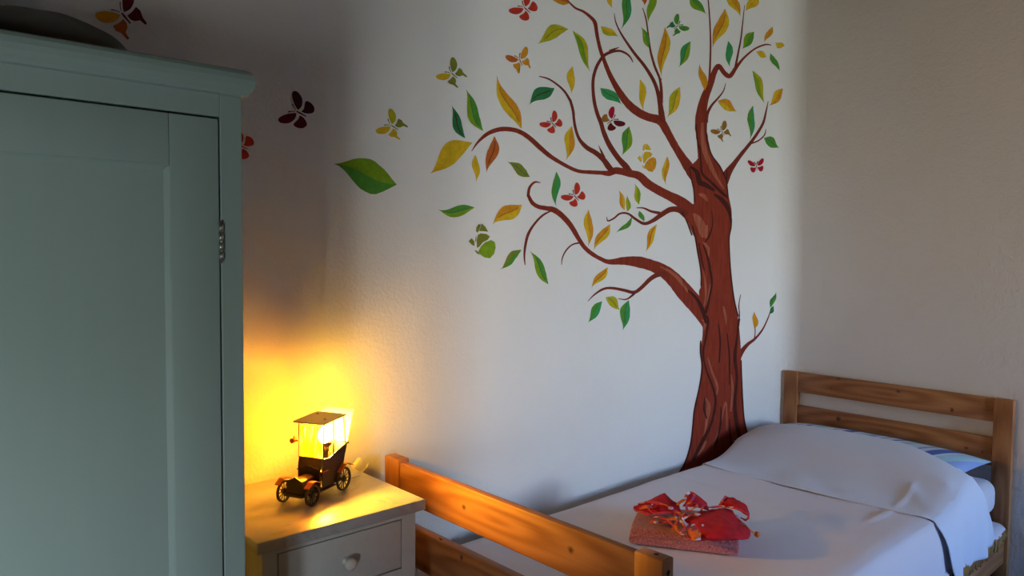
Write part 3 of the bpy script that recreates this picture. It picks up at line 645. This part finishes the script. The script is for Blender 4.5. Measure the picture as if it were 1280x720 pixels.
def chassis(bm):
    add_box(bm, (-.082, -.024, .020), (.078, .024, .026), .001)
    for x, r in ((.060, .0245), (-.060, .0275)): add_tube(bm, [(x, -.038, r), (x, .038, r)], .0024, 8)
    for s in (-1, 1): add_box(bm, (-.035, s*.030-.006, .020), (.034, s*.030+.006, .0225), .0008)
carpart('chassis', chassis, M_DARKMETAL)
def bonnet(bm):
    pts = [(y*.020, .026+z*.032) for y, z in [(-1, 0), (-1, .62), (-.8, .86), (-.4, .97), (0, 1), (.4, .97), (.8, .86), (1, .62), (1, 0)]]
    extx(bm, pts, .022, .066)
carpart('bonnet', bonnet, M_DARKMETAL)
def radiator(bm):
    pts = [(y*.0225, .018+z*.046) for y, z in [(-.75, 0), (-1, .12), (-1, .55), (-.8, .80), (-.45, .88), (-.2, .93), (0, 1), (.2, .93), (.45, .88), (.8, .80), (1, .55), (1, .12), (.75, 0)]]
    extx(bm, pts, .067, .0715)
carpart('radiator', radiator, M_DARKMETAL)
def cowl(bm):
    pts = [(y*.029, .026+z*.050) for y, z in [(-1, 0), (-1, .80), (-.75, .92), (-.5, .90), (-.2, 1), (.2, 1), (.5, .90), (.75, .92), (1, .80), (1, 0)]]
    extx(bm, pts, .016, .022)
    ext(bm, [(.016, .070), (.022, .066), (.012, .094), (.007, .094)], -.030, .030)
carpart('dashboard', cowl, M_DARKMETAL)
def tub(bm):
    side_ = [(.016, .026), (.016, .072), (.012, .092), (.006, .092), (-.010, .090), (-.026, .094), (-.040, .099), (-.072, .107), (-.082, .108), (-.076, .090), (-.062, .060), (-.052, .026)]
    for s in (-1, 1): ext(bm, side_, s*.0325-.0012, s*.0325+.0012)
    ext(bm, [(-.054, .026), (-.051, .026), (-.080, .108), (-.084, .108)], -.0325, .0325)
    add_box(bm, (-.060, -.031, .026), (.016, .031, .029))
    add_box(bm, (-.058, -.031, .050), (-.024, .031, .056), .002)
    add_tube(bm, [(-.083, -.036, .108), (-.083, .036, .108)], .0022, 8)
carpart('cabin_body', tub, M_DARKMETAL)
def fender(x0, x1, y, z0, lift):
    def f(bm):
        P = [(x0, z0), ((x0+x1)/2-.006, z0+lift), ((x0+x1)/2+.006, z0+lift), (x1, z0-.004)]
        ext(bm, [(x, z) for x, z in P]+[(x, z+.0018) for x, z in P[::-1]], y-.007, y+.007)
    return f
for s in (-1, 1):
    carpart('fender', fender(.040, .082, s*.039, .048, .006), M_COPPER)
    carpart('fender', fender(-.092, -.040, s*.039, .052, .010), M_COPPER)
    def step(bm): add_box(bm, (-.004, s*.030-.006, .062), (.018, s*.030+.006, .065), .0006)
    carpart('side_ledge', step, M_COPPER)
    for (xb, zb, xt) in ((.012, .090, .010), (-.028, .084, -.026), (-.076, .108, -.066)):
        def post(bm): add_tube(bm, [(xb, s*.0325, zb), (xt, s*.034, .176)], .0019, 8)
        carpart('roof_post', post, M_DARKMETAL)
    def lam(bm):
        add_tube(bm, [(.012, s*.036, .128), (.012, s*.044, .128)], .002, 8); add_tube(bm, [(.006, s*.047, .128), (.021, s*.047, .128)], [.0045, .0058], 14); add_tube(bm, [(.012, s*.047, .133), (.012, s*.047, .138)], .0018, 8)
    carpart('side_lantern', lam, M_COPPER)
def roof(bm):
    add_box(bm, (-.068, -.041, .1745), (.024, .041, .1785), .001)
    for v in bm.verts: v.co.z += -.06*(v.co.x+.022)
roofo = carpart('roof', roof, M_ROOF)
for (x, y) in ((-.045, -.024), (-.010, .022)):
    def rv(bm): add_tube(bm, [(x, y, .1785-.06*(x+.022)), (x, y, .1800-.06*(x+.022))], .003, 10)
    carpart('roof_screw', rv, M_COPPER, roofo)
def sheet(name, P, mat):
    """thin lampshade sheet with real thickness"""
    P = [Vector(p_) for p_ in P]; n_ = (P[1]-P[0]).cross(P[3]-P[0]).normalized()*.0006
    V = P+[p_+n_ for p_ in P]
    return mesh(name, V, [(0, 1, 2, 3), (7, 6, 5, 4), (0, 4, 5, 1), (1, 5, 6, 2), (2, 6, 7, 3), (3, 7, 4, 0)], mat, car)
sheet('windscreen_sheet', [(.013, -.0315, .094), (.013, .0315, .094), (.010, .0325, .164), (.010, -.0325, .164)], M_SHADE_Y)
sheet('side_sheet', [(-.072, -.0315, .108), (.010, -.0315, .092), (.008, -.0325, .160), (-.062, -.0325, .172)], M_SHADE_Y)
sheet('rear_sheet', [(-.084, .032, .110), (-.084, -.032, .110), (-.104, -.036, .184), (-.104, .036, .184)], M_SHADE)
sheet('light_baffle', [(-.060, -.036, .1790), (-.060, .036, .1790), (-.104, .036, .184), (-.104, -.036, .184)], shade_mat('dense_baffle_sheet', (1, .9, .6), .34))  # added sheet that holds back the bulb's hot spot on the wall
sheet('rear_sheet', [(-.084, -.0325, .110), (-.070, -.0325, .108), (-.064, -.035, .178), (-.104, -.036, .184)], M_SHADE)
bm = bmesh.new(); bmesh.ops.create_uvsphere(bm, u_segments=20, v_segments=12, radius=.016)
for v in bm.verts: v.co.z *= 1.3
bulb = from_bm('bulb', bm, M_BULB, car, True); bulb.location = (-.040, 0, .132)
lathe('bulb_socket', [(.008, 0), (.008, .03), (.010, .032), (.010, .045), (.007, .047)], M_DARKMETAL, car, (-.040, 0, .064), (0, 0, 0), 16)
# plug with its cable
plug = empty('plug', onY(446, 583, -.060)); PO = Vector(plug.location)
tag(plug, 'ivory plastic plug with a cable on the nightstand behind the car lamp', 'plug')
bm = bmesh.new(); add_box(bm, (-.021, -.010, -.008), (.021, .008, .010), .005, 3)
Mr = Matrix.Rotation(math.radians(-38), 4, 'Y')
for v in bm.verts: v.co = Mr @ Vector((v.co.x, v.co.y, v.co.z+(.004 if v.co.x > 0 else 0)))
from_bm('plug_body', bm, M_PLASTIC, plug, True)
bm = bmesh.new()
pts = [onZ(438, 598.5, NZ+.003), onZ(447, 595, NZ+.004), onY(453, 590, -.075), onY(458, 584, -.07), onY(460, 580, -.06)]
pts = [car.location+Vector((.075, .0, .003))]+pts
add_tube(bm, [Vector(p_)-PO for p_ in catmull([list(p_) for p_ in pts], 6)], .0022, 8)
from_bm('cable', bm, M_PLASTIC, plug, True)

# ---------------------------------------------------------------- bed frame
bed = empty('bed_frame', (-1.137, -.509, 0)); BO = Vector(bed.location)
tag(bed, 'natural pine single bed with slatted head and foot boards against the wall', 'bed')
def bb(name, lo, hi, mat, bevel=.003, parent=bed):
    pl = Vector()
    if parent is not bed: pl = parent.location
    return box(name, Vector(lo)-BO-pl, Vector(hi)-BO-pl, mat, parent, bevel)
BL = -2.2405
bb('post', (-.0331, -.1105, 0), (-.003, -.0437, .880), M_PINE_Z); pr = bb('post', (-.0331, -.9737, 0), (-.003, -.9069, .880), M_PINE_Z)
r1 = bb('head_rail', (-.027, -.9069, .786), (-.007, -.1105, .879), M_PINE_Y); r2 = bb('head_rail', (-.027, -.9069, .613), (-.007, -.1105, .7245), M_PINE_Y)
bb('head_rail', (-.027, -.9069, .36), (-.007, -.1105, .47), M_PINE_Y)
bb('post', (BL, -.1105, 0), (BL+.036, -.0437, .8707), M_PINE_Z); fp = bb('post', (BL, -.9737, 0), (BL+.033, -.9069, .8707), M_PINE_Z)
f1 = bb('foot_rail', (BL+.004, -.9069, .7625), (BL+.026, -.1125, .8640), M_PINE_Y); f2 = bb('foot_rail', (BL+.004, -.9069, .600), (BL+.030, -.1105, .7040), M_PINE_Y)
bb('foot_rail', (BL+.004, -.9069, .40), (BL+.030, -.1105, .52), M_PINE_Y)
bb('side_rail', (BL+.033, -.962, .245), (-.0331, -.938, .365), M_PINE_X); bb('side_rail', (BL+.033, -.075, .245), (-.0331, -.055, .365), M_PINE_X)
bb('slat_base', (BL+.04, -.938, .33), (-.04, -.075, .36), M_PINE_Y)
def knot(board, P, ry, rz, normal_x=-1):
    """an oval knot let into a board face that looks towards -x"""
    c = P-BO-board.location; bm = bmesh.new(); n_ = 14
    for k_, (s, mi, dxx) in enumerate(((1.0, 1, .0003), (.5, 0, .0006))):
        vs = [bm.verts.new(c+Vector((-dxx, ry*s*math.cos(a)*(1+.12*math.sin(3*a)), rz*s*math.sin(a)))) for a in [-j*2*math.pi/n_ for j in range(n_)]]
        f = bm.faces.new(vs); f.material_index = mi
    o = from_bm('knot', bm, [M_KNOT, M_KNOTRING], board)
for (u, v, brd, X, ry, rz) in [(580, 634, f1, BL+.004, .008, .007), (713.5, 687.5, f1, BL+.004, .009, .008), (577, 697, f2, BL+.004, .006, .008), (551, 674, f2, BL+.004, .008, .003)]: knot(brd, onX(u, v, X), ry, rz)
for (u, v, brd, X, ry, rz) in [(1048, 473.5, r1, -.027, .016, .006), (1038.5, 485, r1, -.027, .005, .005), (1123, 489, r1, -.027, .012, .009), (1190, 513, r1, -.027, .008, .013), (1048, 524, r2, -.027, .012, .014), (1208, 560, r2, -.027, .008, .006), (1228, 565, r2, -.027, .006, .007)]: knot(brd, onX(u, v, X), ry, rz)
bm = bmesh.new(); c = Vector((BL+.016, -.9737, .845))-BO-fp.location
add_tube(bm, [c+Vector((0, .001, 0)), c+Vector((0, -.0004, 0))], .0055, 12); from_bm('bolt_hole', bm, M_HOLE, fp)
bm = bmesh.new(); c = Vector((BL+.018, -.945, .8707))-BO-fp.location
add_tube(bm, [c+Vector((0, 0, -.001)), c+Vector((0, 0, .0004))], .005, 12); from_bm('bolt_hole', bm, M_HOLE, fp)

# ---------------------------------------------------------------- mattress
ZM = .575
bm = bmesh.new(); add_box(bm, (-1.075, -.425, -.067), (1.075, .425, .067), .045, 5)
for v in bm.verts: v.co.z += .003*noise.noise(v.co*6)
mt = from_bm('mattress', bm, M_MATT, None, True); mt.location = (-1.118, -.512, ZM-.067-.004)
tag(mt, 'mattress in a white fitted sheet, its rounded corner showing by the headboard', 'mattress')
# fringed blanket lying under the mattress and hanging over the side rail
def grid(name, fn, nu, nv, mat, parent=None, thick=0, smooth=True):
    V = [fn(i/nu, j/nv) for i in range(nu+1) for j in range(nv+1)]
    F = [(i*(nv+1)+j, (i+1)*(nv+1)+j, (i+1)*(nv+1)+j+1, i*(nv+1)+j+1) for i in range(nu) for j in range(nv)]
    o = mesh(name, V, F, mat, parent, smooth)
    if thick:
        s = o.modifiers.new('thickness', 'SOLIDIFY'); s.thickness = thick; s.offset = 0
    return o
bk = empty('fringed_blanket', (-1.1, -.96, .40)); KO = Vector(bk.location)
tag(bk, 'white underblanket with a long ochre fringe hanging below the sheets at the bedside', 'blanket')
def bf(s, t):
    x = -2.15+s*2.108; r = t*.50
    if r < .40: y = -.53-r; z = .4255-max(0, r-.34)*.25
    else:
        q = (r-.40)/.10; y = -.93-.048*math.sin(q*math.pi/2)-.004*math.sin(x*31)*q; z = .4105-.045*q**1.3
    return Vector((x, y, z))-KO
# blanket hangs from the top of the slats (z .36) past the side rail
def bf(s, t):
    x = -2.15+s*2.10
    if t < .5: y = -.50-t*2*.44; z = .400+.0*t
    else:
        q = (t-.5)*2; y = -.94-.030*math.sin(q*math.pi/2)-.003*math.sin(x*31)*q; z = .400-.022*q**1.5
    return Vector((x, y, z))-KO
grid('blanket_cloth', bf, 120, 12, M_SHEET, bk, .006)
bm = bmesh.new()
for i in range(400):
    x = -2.15+i*2.10/400+random.uniform(-.002, .002); y0 = -.971+random.uniform(-.003, .003); ln = .052*random.uniform(.85, 1.12)
    sway = random.uniform(-.006, .006)
    if x > -.12: ln *= .6
    P = [Vector((x, y0, .385)), Vector((x+sway*.4, y0-.003, .385-ln*.35)), Vector((x+sway, y0-.001, .385-ln*.7)), Vector((x+sway*1.6, y0, .385-ln))]
    add_tube(bm, [p_-KO for p_ in P], [.0026, .0032, .0026, .0034], 5)
fr = from_bm('fringe', bm, M_FRINGE, bk, True); fr['kind'] = 'stuff'

# ---------------------------------------------------------------- pillow and sheets
def pil(x, y):
    """height of the pillow's upper side above the mattress"""
    a = (x+.285)/.255; b = (y+.500)/.415
    a = abs(a); b = abs(b)
    if a >= 1 or b >= 1: return 0
    return .105*(1-a**2.2)**.62*(1-b**2.6)**.55
V = []; F = []; nu, nv = 56, 80
def pcorner(u, v):       # pillow outline pulled out at its corners
    a = u*2-1; b = v*2-1
    x = -.285+.245*a*(1-.10*(1-b*b)**1*abs(a)); y = -.500+.415*b*(1-.06*(1-a*a)*abs(b))
    return x, y, a, b
for sgn in (1, -1):
    for i in range(nu+1):
        for j in range(nv+1):
            x, y, a, b = pcorner(i/nu, j/nv)
            h = ((1-abs(a)**2.4)*(1-abs(b)**3.0))**.55
            zc = .612+.022*(abs(b)**3)                            # seam height: corners lift a little
            z = zc+sgn*h*(.082 if sgn > 0 else .034)
            z += .004*noise.noise(Vector((x*9, y*9, sgn)))*h
            V.append(Vector((x, y, z))-Vector((-.285, -.5, ZM)))
    o_ = 0 if sgn > 0 else (nu+1)*(nv+1)
    for i in range(nu):
        for j in range(nv):
            q = (o_+i*(nv+1)+j, o_+(i+1)*(nv+1)+j, o_+(i+1)*(nv+1)+j+1, o_+i*(nv+1)+j+1); F.append(q if sgn > 0 else q[::-1])
pl = mesh('pillow', V, F, M_PILLOW, None, True); pl.location = (-.285, -.5, ZM)
tag(pl, 'pillow in a blue and turquoise striped case against the headboard', 'pillow')
def ptop(x, y):
    a = (x+.285)/.245; b = (y+.5)/.415
    if abs(a) >= 1 or abs(b) >= 1: return ZM
    h = ((1-abs(a)**2.4)*(1-abs(b)**3.0))**.55
    return max(ZM, .612+.022*abs(b)**3+h*.082)
def ridge(x, y, A, B, hgt, wdt):
    ax, ay = A; bx, by = B; L2 = (bx-ax)**2+(by-ay)**2; t = max(0, min(1, ((x-ax)*(bx-ax)+(y-ay)*(by-ay))/L2))
    d2 = (x-ax-t*(bx-ax))**2+(y-ay-t*(by-ay))**2
    return hgt*math.exp(-d2/(2*wdt*wdt))*(1-(2*t-1)**2)**2
YB = -.940; YW = -.088
import numpy as np
GX0, GX1, GY0, GY1, GN, GM = -1.0, .0, -.97, -.06, 100, 92
def membrane():
    """cloth stretched over the pillow: relax a sheet that may not sink into what it lies on"""
    base = np.array([[max(ZM, ptop(GX0+(GX1-GX0)*i/GN, GY0+(GY1-GY0)*j/GM)+.002) for j in range(GM+1)] for i in range(GN+1)])
    z = base.copy()
    for _ in range(1500):
        p = np.pad(z, 1, mode='edge'); a = (p[:-2, 1:-1]+p[2:, 1:-1]+p[1:-1, :-2]+p[1:-1, 2:])/4-6.5e-5
        z = np.maximum(base, a); z[0, :] = ZM
    return z
MZ = membrane()
def bedtop(x, y):
    fx = min(GN-1e-4, max(0, (x-GX0)/(GX1-GX0)*GN)); fy = min(GM-1e-4, max(0, (y-GY0)/(GY1-GY0)*GM)); i, j = int(fx), int(fy); fx -= i; fy -= j
    return float(MZ[i, j]*(1-fx)*(1-fy)+MZ[i+1, j]*fx*(1-fy)+MZ[i, j+1]*(1-fx)*fy+MZ[i+1, j+1]*fx*fy)
def drape(x, s, yflat, tail, lift, side_z, seed, fold=.006):
    """s 0..1 from the wall to the hanging hem"""
    L1 = (YW-yflat); L2 = (ZM-side_z); Rr = .035
    total = L1+L2
    d = s*total*1.0
    if d < .025:                                     # tucked edge at the wall
        q = d/.025; return YW-.012*q, bedtop(x, YW)-.02*(1-q)**2+lift
    if d < L1:
        y = YW-d; z = bedtop(x, y)
        e_ = max(0, (yflat+Rr*1.5-y))/(Rr*1.5); z -= (z-ZM)*.0+Rr*.35*e_*e_
        return y, z+lift
    q = (d-L1)/L2; y = yflat-(.022 if lift < .005 else .027)*(1-math.exp(-q*5))-lift*1.2
    y -= fold*q*(math.sin(x*23+seed)+.6*math.sin(x*51+seed*2))
    z0 = bedtop(x, yflat)-Rr*.35+lift
    return y, z0-(z0-side_z)*(.06+.94*q if q > 0 else 0)
def wrk(x, y, k=0): return .0048*noise.noise(Vector((x*3.2, y*3.2, k)))+.0016*noise.noise(Vector((x*9, y*6, k+3)))
def ptz(u, v, z): P = onZ(u, v, z); return (P.x, P.y)
cov_r = [(ptz(1078, 655, .58), ptz(1122, 635, .585),   .010, .0055), (ptz(1000, 660, .58), ptz(1110, 665, .58), -.004, .03), (ptz(900, 640, .58), ptz(1040, 690, .58), .004, .05)]
def cov(s, t):
    x = -2.165+s*(1.60)
    y, z = drape(x, t, YB, 0, .003, .30, 1.0, .005)
    if y > YB+.004:
        z += wrk(x, y)
        for A, B, hg, wd in cov_r: z += ridge(x, y, A, B, hg, wd)
    if x > -.74: k_ = min(.012, (x+.74)*.15); z -= k_; y += k_*.35 if y < YB else 0
    if x < -2.12: z -= (x+2.12)**2*12
    return Vector((x, y, z))
bs = grid('coverlet', lambda s, t: cov(s, t)-Vector((-1.3, -.5, ZM)), 130, 110, M_SHEET, None, .003); bs.location = (-1.3, -.5, ZM)
tag(bs, 'white bedcover spread flat over the bed with the towel on it', 'bedcover')
fold_r = [(ptz(1085, 590, .64), ptz(1170, 640, .60), -.003, .024), (ptz(1125, 585, .66), ptz(1160, 625, .62), .004, .016), (ptz(960, 578, .63), ptz(1050, 600, .62), .005, .04), (ptz(1112, 628, .61), ptz(1150, 590, .66), .006, .007), (ptz(1000, 570, .64), ptz(1060, 625, .6), -.004, .03)]
def shf(s, t):
    xa = -.79+.05*(abs(t-.35)); xb = -.285
    if t > .50: q = min(1, (t-.50)/.28); xb -= .10*q*q*(3-2*q)
    if t > .80: xb += .19*((t-.80)/.20)**1.1
    if t > .72: xa += .10*((t-.72)/.28)**1.2; 
    x = xa+s*(xb-xa)
    y, z = drape(x, t, YB-.006, 0, .0062, .365+.012*s, 4.0, .010)
    if y > YB-.004:
        z += wrk(x, y, 7)*1.5
        for A, B, hg, wd in fold_r: z += ridge(x, y, A, B, hg, wd)
    return Vector((x, y, z))
fs = grid('top_sheet', lambda s, t: shf(s, t)-Vector((-.5, -.5, .62)), 90, 130, M_SHEET_SKYTINT, None, .0025); fs.location = (-.5, -.5, .62)
tag(fs, 'white top sheet folded back over the pillow and hanging at the bedside', 'sheet')

# ---------------------------------------------------------------- folded towel
T0 = onZ(785, 680, .585); T1 = onZ(925, 697, .585)
ex = Vector((T1.x-T0.x, T1.y-T0.y, 0)); TW = ex.length; ex.normalize(); ey = Vector((-ex.y, ex.x, 0))
if ey.x < 0: ey = -ey
TD = .23
tw = empty('folded_towel', (T0.x+ex.x*TW/2+ey.x*TD/2, T0.y+ex.y*TW/2+ey.y*TD/2, .5845), math.atan2(ex.y, ex.x))
tag(tw, 'pink terry towel folded flat on the white bedcover', 'towel')
sg = 1 if Vector((-ex.y, ex.x, 0)).dot(ey) > 0 else -1
def towel_layer(name, z0, z1, inset, seed):
    bm = bmesh.new(); add_box(bm, (-TW/2+inset, -TD/2+inset*.5, z0), (TW/2-inset*.6, TD/2-inset, z1), min(.011, (z1-z0)*.45), 4)
    bmesh.ops.subdivide_edges(bm, edges=bm.edges[:], cuts=3, use_grid_fill=True)
    for v in bm.verts: v.co += Vector((noise.noise(v.co*22+Vector((seed, 0, 0))), noise.noise(v.co*22+Vector((0, seed, 0))), noise.noise(v.co*18+Vector((0, 0, seed)))*.8))*.004
    return from_bm(name, bm, M_TOWEL, tw, True)
towel_layer('towel_fold', 0, .024, 0, 1); towel_layer('towel_fold', .0215, .046, .004, 5)

# ---------------------------------------------------------------- red garments on the towel
ZC = .636
def g3(u, v, z): return onZ(u, v, z)
def patch(name, rows, mat, parent, PO_, n=7, crumple=.003, thick=.0025):
    """cloth through a grid of (photo u, v, height) points"""
    G = [catmull([[*g3(*q)] for q in r], n) for r in rows]
    m = len(G[0]); out = []
    colr = [catmull([G[i][j] for i in range(len(G))], n) for j in range(m)]
    V = []; k = len(colr[0])
    for i in range(k):
        for j in range(m):
            p_ = Vector(colr[j][i]); p_.z += crumple*noise.noise(p_*45)+crumple*.6*noise.noise(p_*110); V.append(p_-PO_)
    F = [(i*m+j, i*m+j+1, (i+1)*m+j+1, (i+1)*m+j) for i in range(k-1) for j in range(m-1)]
    o = mesh(name, V, F, mat, parent, True); s = o.modifiers.new('thickness', 'SOLIDIFY'); s.thickness = thick; s.offset = 0
    return o
def z5(x, y): return 760+x/6, 590+y/6
def R5(*pts): return [(*z5(x, y), z) for x, y, z in pts]
def ribbon(name, pts, wd, mat, parent, PO_, thick=.003, n=6):
    P = [Vector(g3(*q)) for q in pts]; P = [Vector(p_) for p_ in catmull([list(p_) for p_ in P], n)]
    bm = bmesh.new(); rings = []
    for i, p_ in enumerate(P):
        t = (P[min(i+1, len(P)-1)]-P[max(i-1, 0)]).normalized(); up = Vector((0, 0, 1)); a = t.cross(up)
        if a.length < .1: a = Vector((1, 0, 0))
        a.normalize(); tilt = .9*math.sin(i*.33+len(pts)); a = (a*math.cos(tilt)+up*math.sin(tilt)).normalized(); b = a.cross(t).normalized()
        rings.append([bm.verts.new(p_-PO_+a*sx*wd/2+b*sy*thick/2) for sx, sy in ((-1, -1), (1, -1), (1, 1), (-1, 1))])
    for i in range(len(rings)-1):
        for k in range(4):
            f = bm.faces.new((rings[i][k], rings[i][(k+1) % 4], rings[i+1][(k+1) % 4], rings[i+1][k])); f.smooth = False
    bm.faces.new(rings[0][::-1]); bm.faces.new(rings[-1])
    return from_bm(name, bm, mat, parent)
# bottom piece: the wide red panel at the right
O1 = Vector(g3(900, 655, ZC)); bt = empty('red_bikini_bottom', O1)
tag(bt, 'red bikini bottom with orange side trim, lying crumpled at the right of the towel', 'bikini bottom')
patch('red_panel', [
  R5((590, 330, .655), (680, 300, .668), (780, 285, .672), (850, 275, .675), (925, 285, .668), (935, 300, .65)),
  R5((570, 360, .66), (680, 350, .676), (790, 345, .678), (870, 350, .680), (940, 385, .668), (1010, 400, .652)),
  R5((600, 410, .656), (690, 420, .672), (790, 415, .676), (880, 410, .678), (980, 400, .668), (1060, 430, .648)),
  R5((650, 480, .650), (710, 490, .660), (800, 490, .664), (890, 490, .664), (990, 490, .656), (1065, 475, .640)),
  R5((655, 515, .641), (700, 512, .643), (800, 515, .645), (900, 512, .645), (1000, 505, .640), (1050, 500, .632))], M_RED, bt, O1)
patch('orange_band', [R5((575, 390, .655), (640, 385, .668), (690, 400, .670)), R5((590, 430, .655), (640, 440, .668), (695, 455, .668)), R5((615, 510, .644), (655, 515, .650), (695, 510, .652))], M_TRIM, bt, O1)
patch('orange_patch', [R5((618, 460, .664), (655, 455, .672), (697, 455, .672)), R5((622, 495, .656), (655, 495, .664), (695, 492, .664))], M_ORANGE, bt, O1, crumple=.001)
bm = bmesh.new(); bmesh.ops.create_uvsphere(bm, u_segments=12, v_segments=8, radius=.0035); bo = from_bm('button', bm, M_LILAC, bt, True); bo.location = Vector(g3(*z5(710, 400), .684))-O1
patch('red_panel', [
  R5((870, 185, .690), (930, 195, .694), (990, 220, .690), (1040, 260, .676)),
  R5((850, 215, .684), (920, 235, .690), (990, 265, .684), (1060, 310, .666)),
  R5((830, 250, .670), (910, 265, .676), (985, 290, .670), (1060, 335, .655))], M_RED, bt, O1)
ribbon('trim_ribbon', R5((885, 182, .694), (860, 215, .690), (838, 250, .678), (880, 262, .682), (960, 272, .684), (1020, 300, .678), (1055, 330, .664), (1035, 360, .654), (1000, 345, .65)), .007, M_TRIM, bt, O1)
ribbon('tie_cord', R5((980, 355, .65), (1030, 400, .655), (1070, 440, .645), (1100, 458, .612)), .0035, M_ORANGE, bt, O1)
bm = bmesh.new(); bmesh.ops.create_uvsphere(bm, u_segments=12, v_segments=8, radius=.0085)
for v in bm.verts: v.co *= 1+.25*noise.noise(v.co*300)
tk = from_bm('cord_knot', bm, M_ORANGE, bt, True); tk.location = Vector(g3(*z5(1118, 468), .602))-O1
# top piece: tangle of straps and cups at the left
O2 = Vector(g3(840, 640, ZC)); tp_ = empty('red_bikini_upper', O2)
tag(tp_, 'red bikini top with tangled patterned straps, heaped at the left of the towel', 'bikini top')
patch('cup', [
  R5((300, 215, .668), (360, 185, .684), (420, 165, .694), (450, 195, .682)),
  R5((240, 240, .660), (330, 220, .680), (430, 210, .688), (520, 235, .672)),
  R5((205, 265, .650), (310, 265, .674), (430, 260, .680), (540, 280, .664)),
  R5((220, 290, .640), (320, 310, .660), (430, 310, .668), (560, 330, .654))], M_RED, tp_, O2)
patch('cup', [
  R5((585, 180, .700), (630, 155, .704), (690, 190, .694), (740, 235, .676)),
  R5((590, 215, .692), (640, 205, .700), (695, 230, .690), (745, 260, .668)),
  R5((560, 260, .670), (630, 262, .682), (700, 275, .674), (760, 290, .658))], M_RED, tp_, O2)
for pts, wd, m_ in [
  (R5((205, 255, .656), (200, 285, .650), (260, 305, .652), (330, 330, .656), (400, 345, .66), (470, 370, .66)), .007, M_TRIM),
  (R5((225, 245, .664), (300, 225, .680), (380, 235, .690), (450, 255, .690), (500, 290, .684), (560, 320, .676), (640, 325, .678), (690, 315, .678)), .008, M_TRIM),
  (R5((330, 245, .690), (305, 275, .684), (340, 310, .680), (410, 305, .684), (470, 305, .684)), .006, M_TRIM),
  (R5((580, 185, .704), (610, 155, .710), (650, 170, .706), (625, 215, .700), (590, 250, .694), (600, 290, .688), (640, 275, .690), (670, 245, .690), (610, 235, .692)), .007, M_TRIM),
  (R5((500, 315, .680), (520, 350, .676), (560, 385, .674), (570, 425, .668), (545, 450, .662), (515, 425, .664), (530, 380, .668)), .006, M_TRIM),
  (R5((420, 375, .662), (470, 385, .668), (500, 410, .666), (540, 455, .658), (590, 480, .652), (625, 505, .646)), .009, M_TRIM),
  (R5((700, 290, .682), (720, 250, .688), (760, 265, .682), (820, 260, .680), (850, 255, .682)), .006, M_TRIM),
  (R5((480, 430, .655), (510, 380, .67), (540, 340, .678), (570, 310, .68)), .005, M_ORANGE),
  (R5((320, 370, .648), (360, 378, .650), (395, 375, .652), (430, 370, .656)), .010, M_TRIM),
  (R5((520, 245, .684), (550, 220, .690), (585, 205, .696)), .008, M_ORANGE),
  (R5((240, 275, .668), (280, 262, .678), (330, 268, .682)), .010, M_ORANGE),
  (R5((590, 395, .668), (560, 350, .676), (600, 330, .68)), .010, M_TRIM),
  (R5((450, 355, .664), (500, 350, .672), (560, 370, .674)), .009, M_ORANGE),
  ]: ribbon('strap', pts, wd, m_, tp_, O2)
for x, y, z in ((470, 272, .692), (668, 318, .684), (360, 378, .656)):
    Pp = Vector(g3(*z5(x, y), z))-O2; bm = bmesh.new(); add_box(bm, Pp-Vector((.006, .005, .002)), Pp+Vector((.006, .005, .003)), .001); from_bm('label_tab', bm, M_LILAC, tp_)
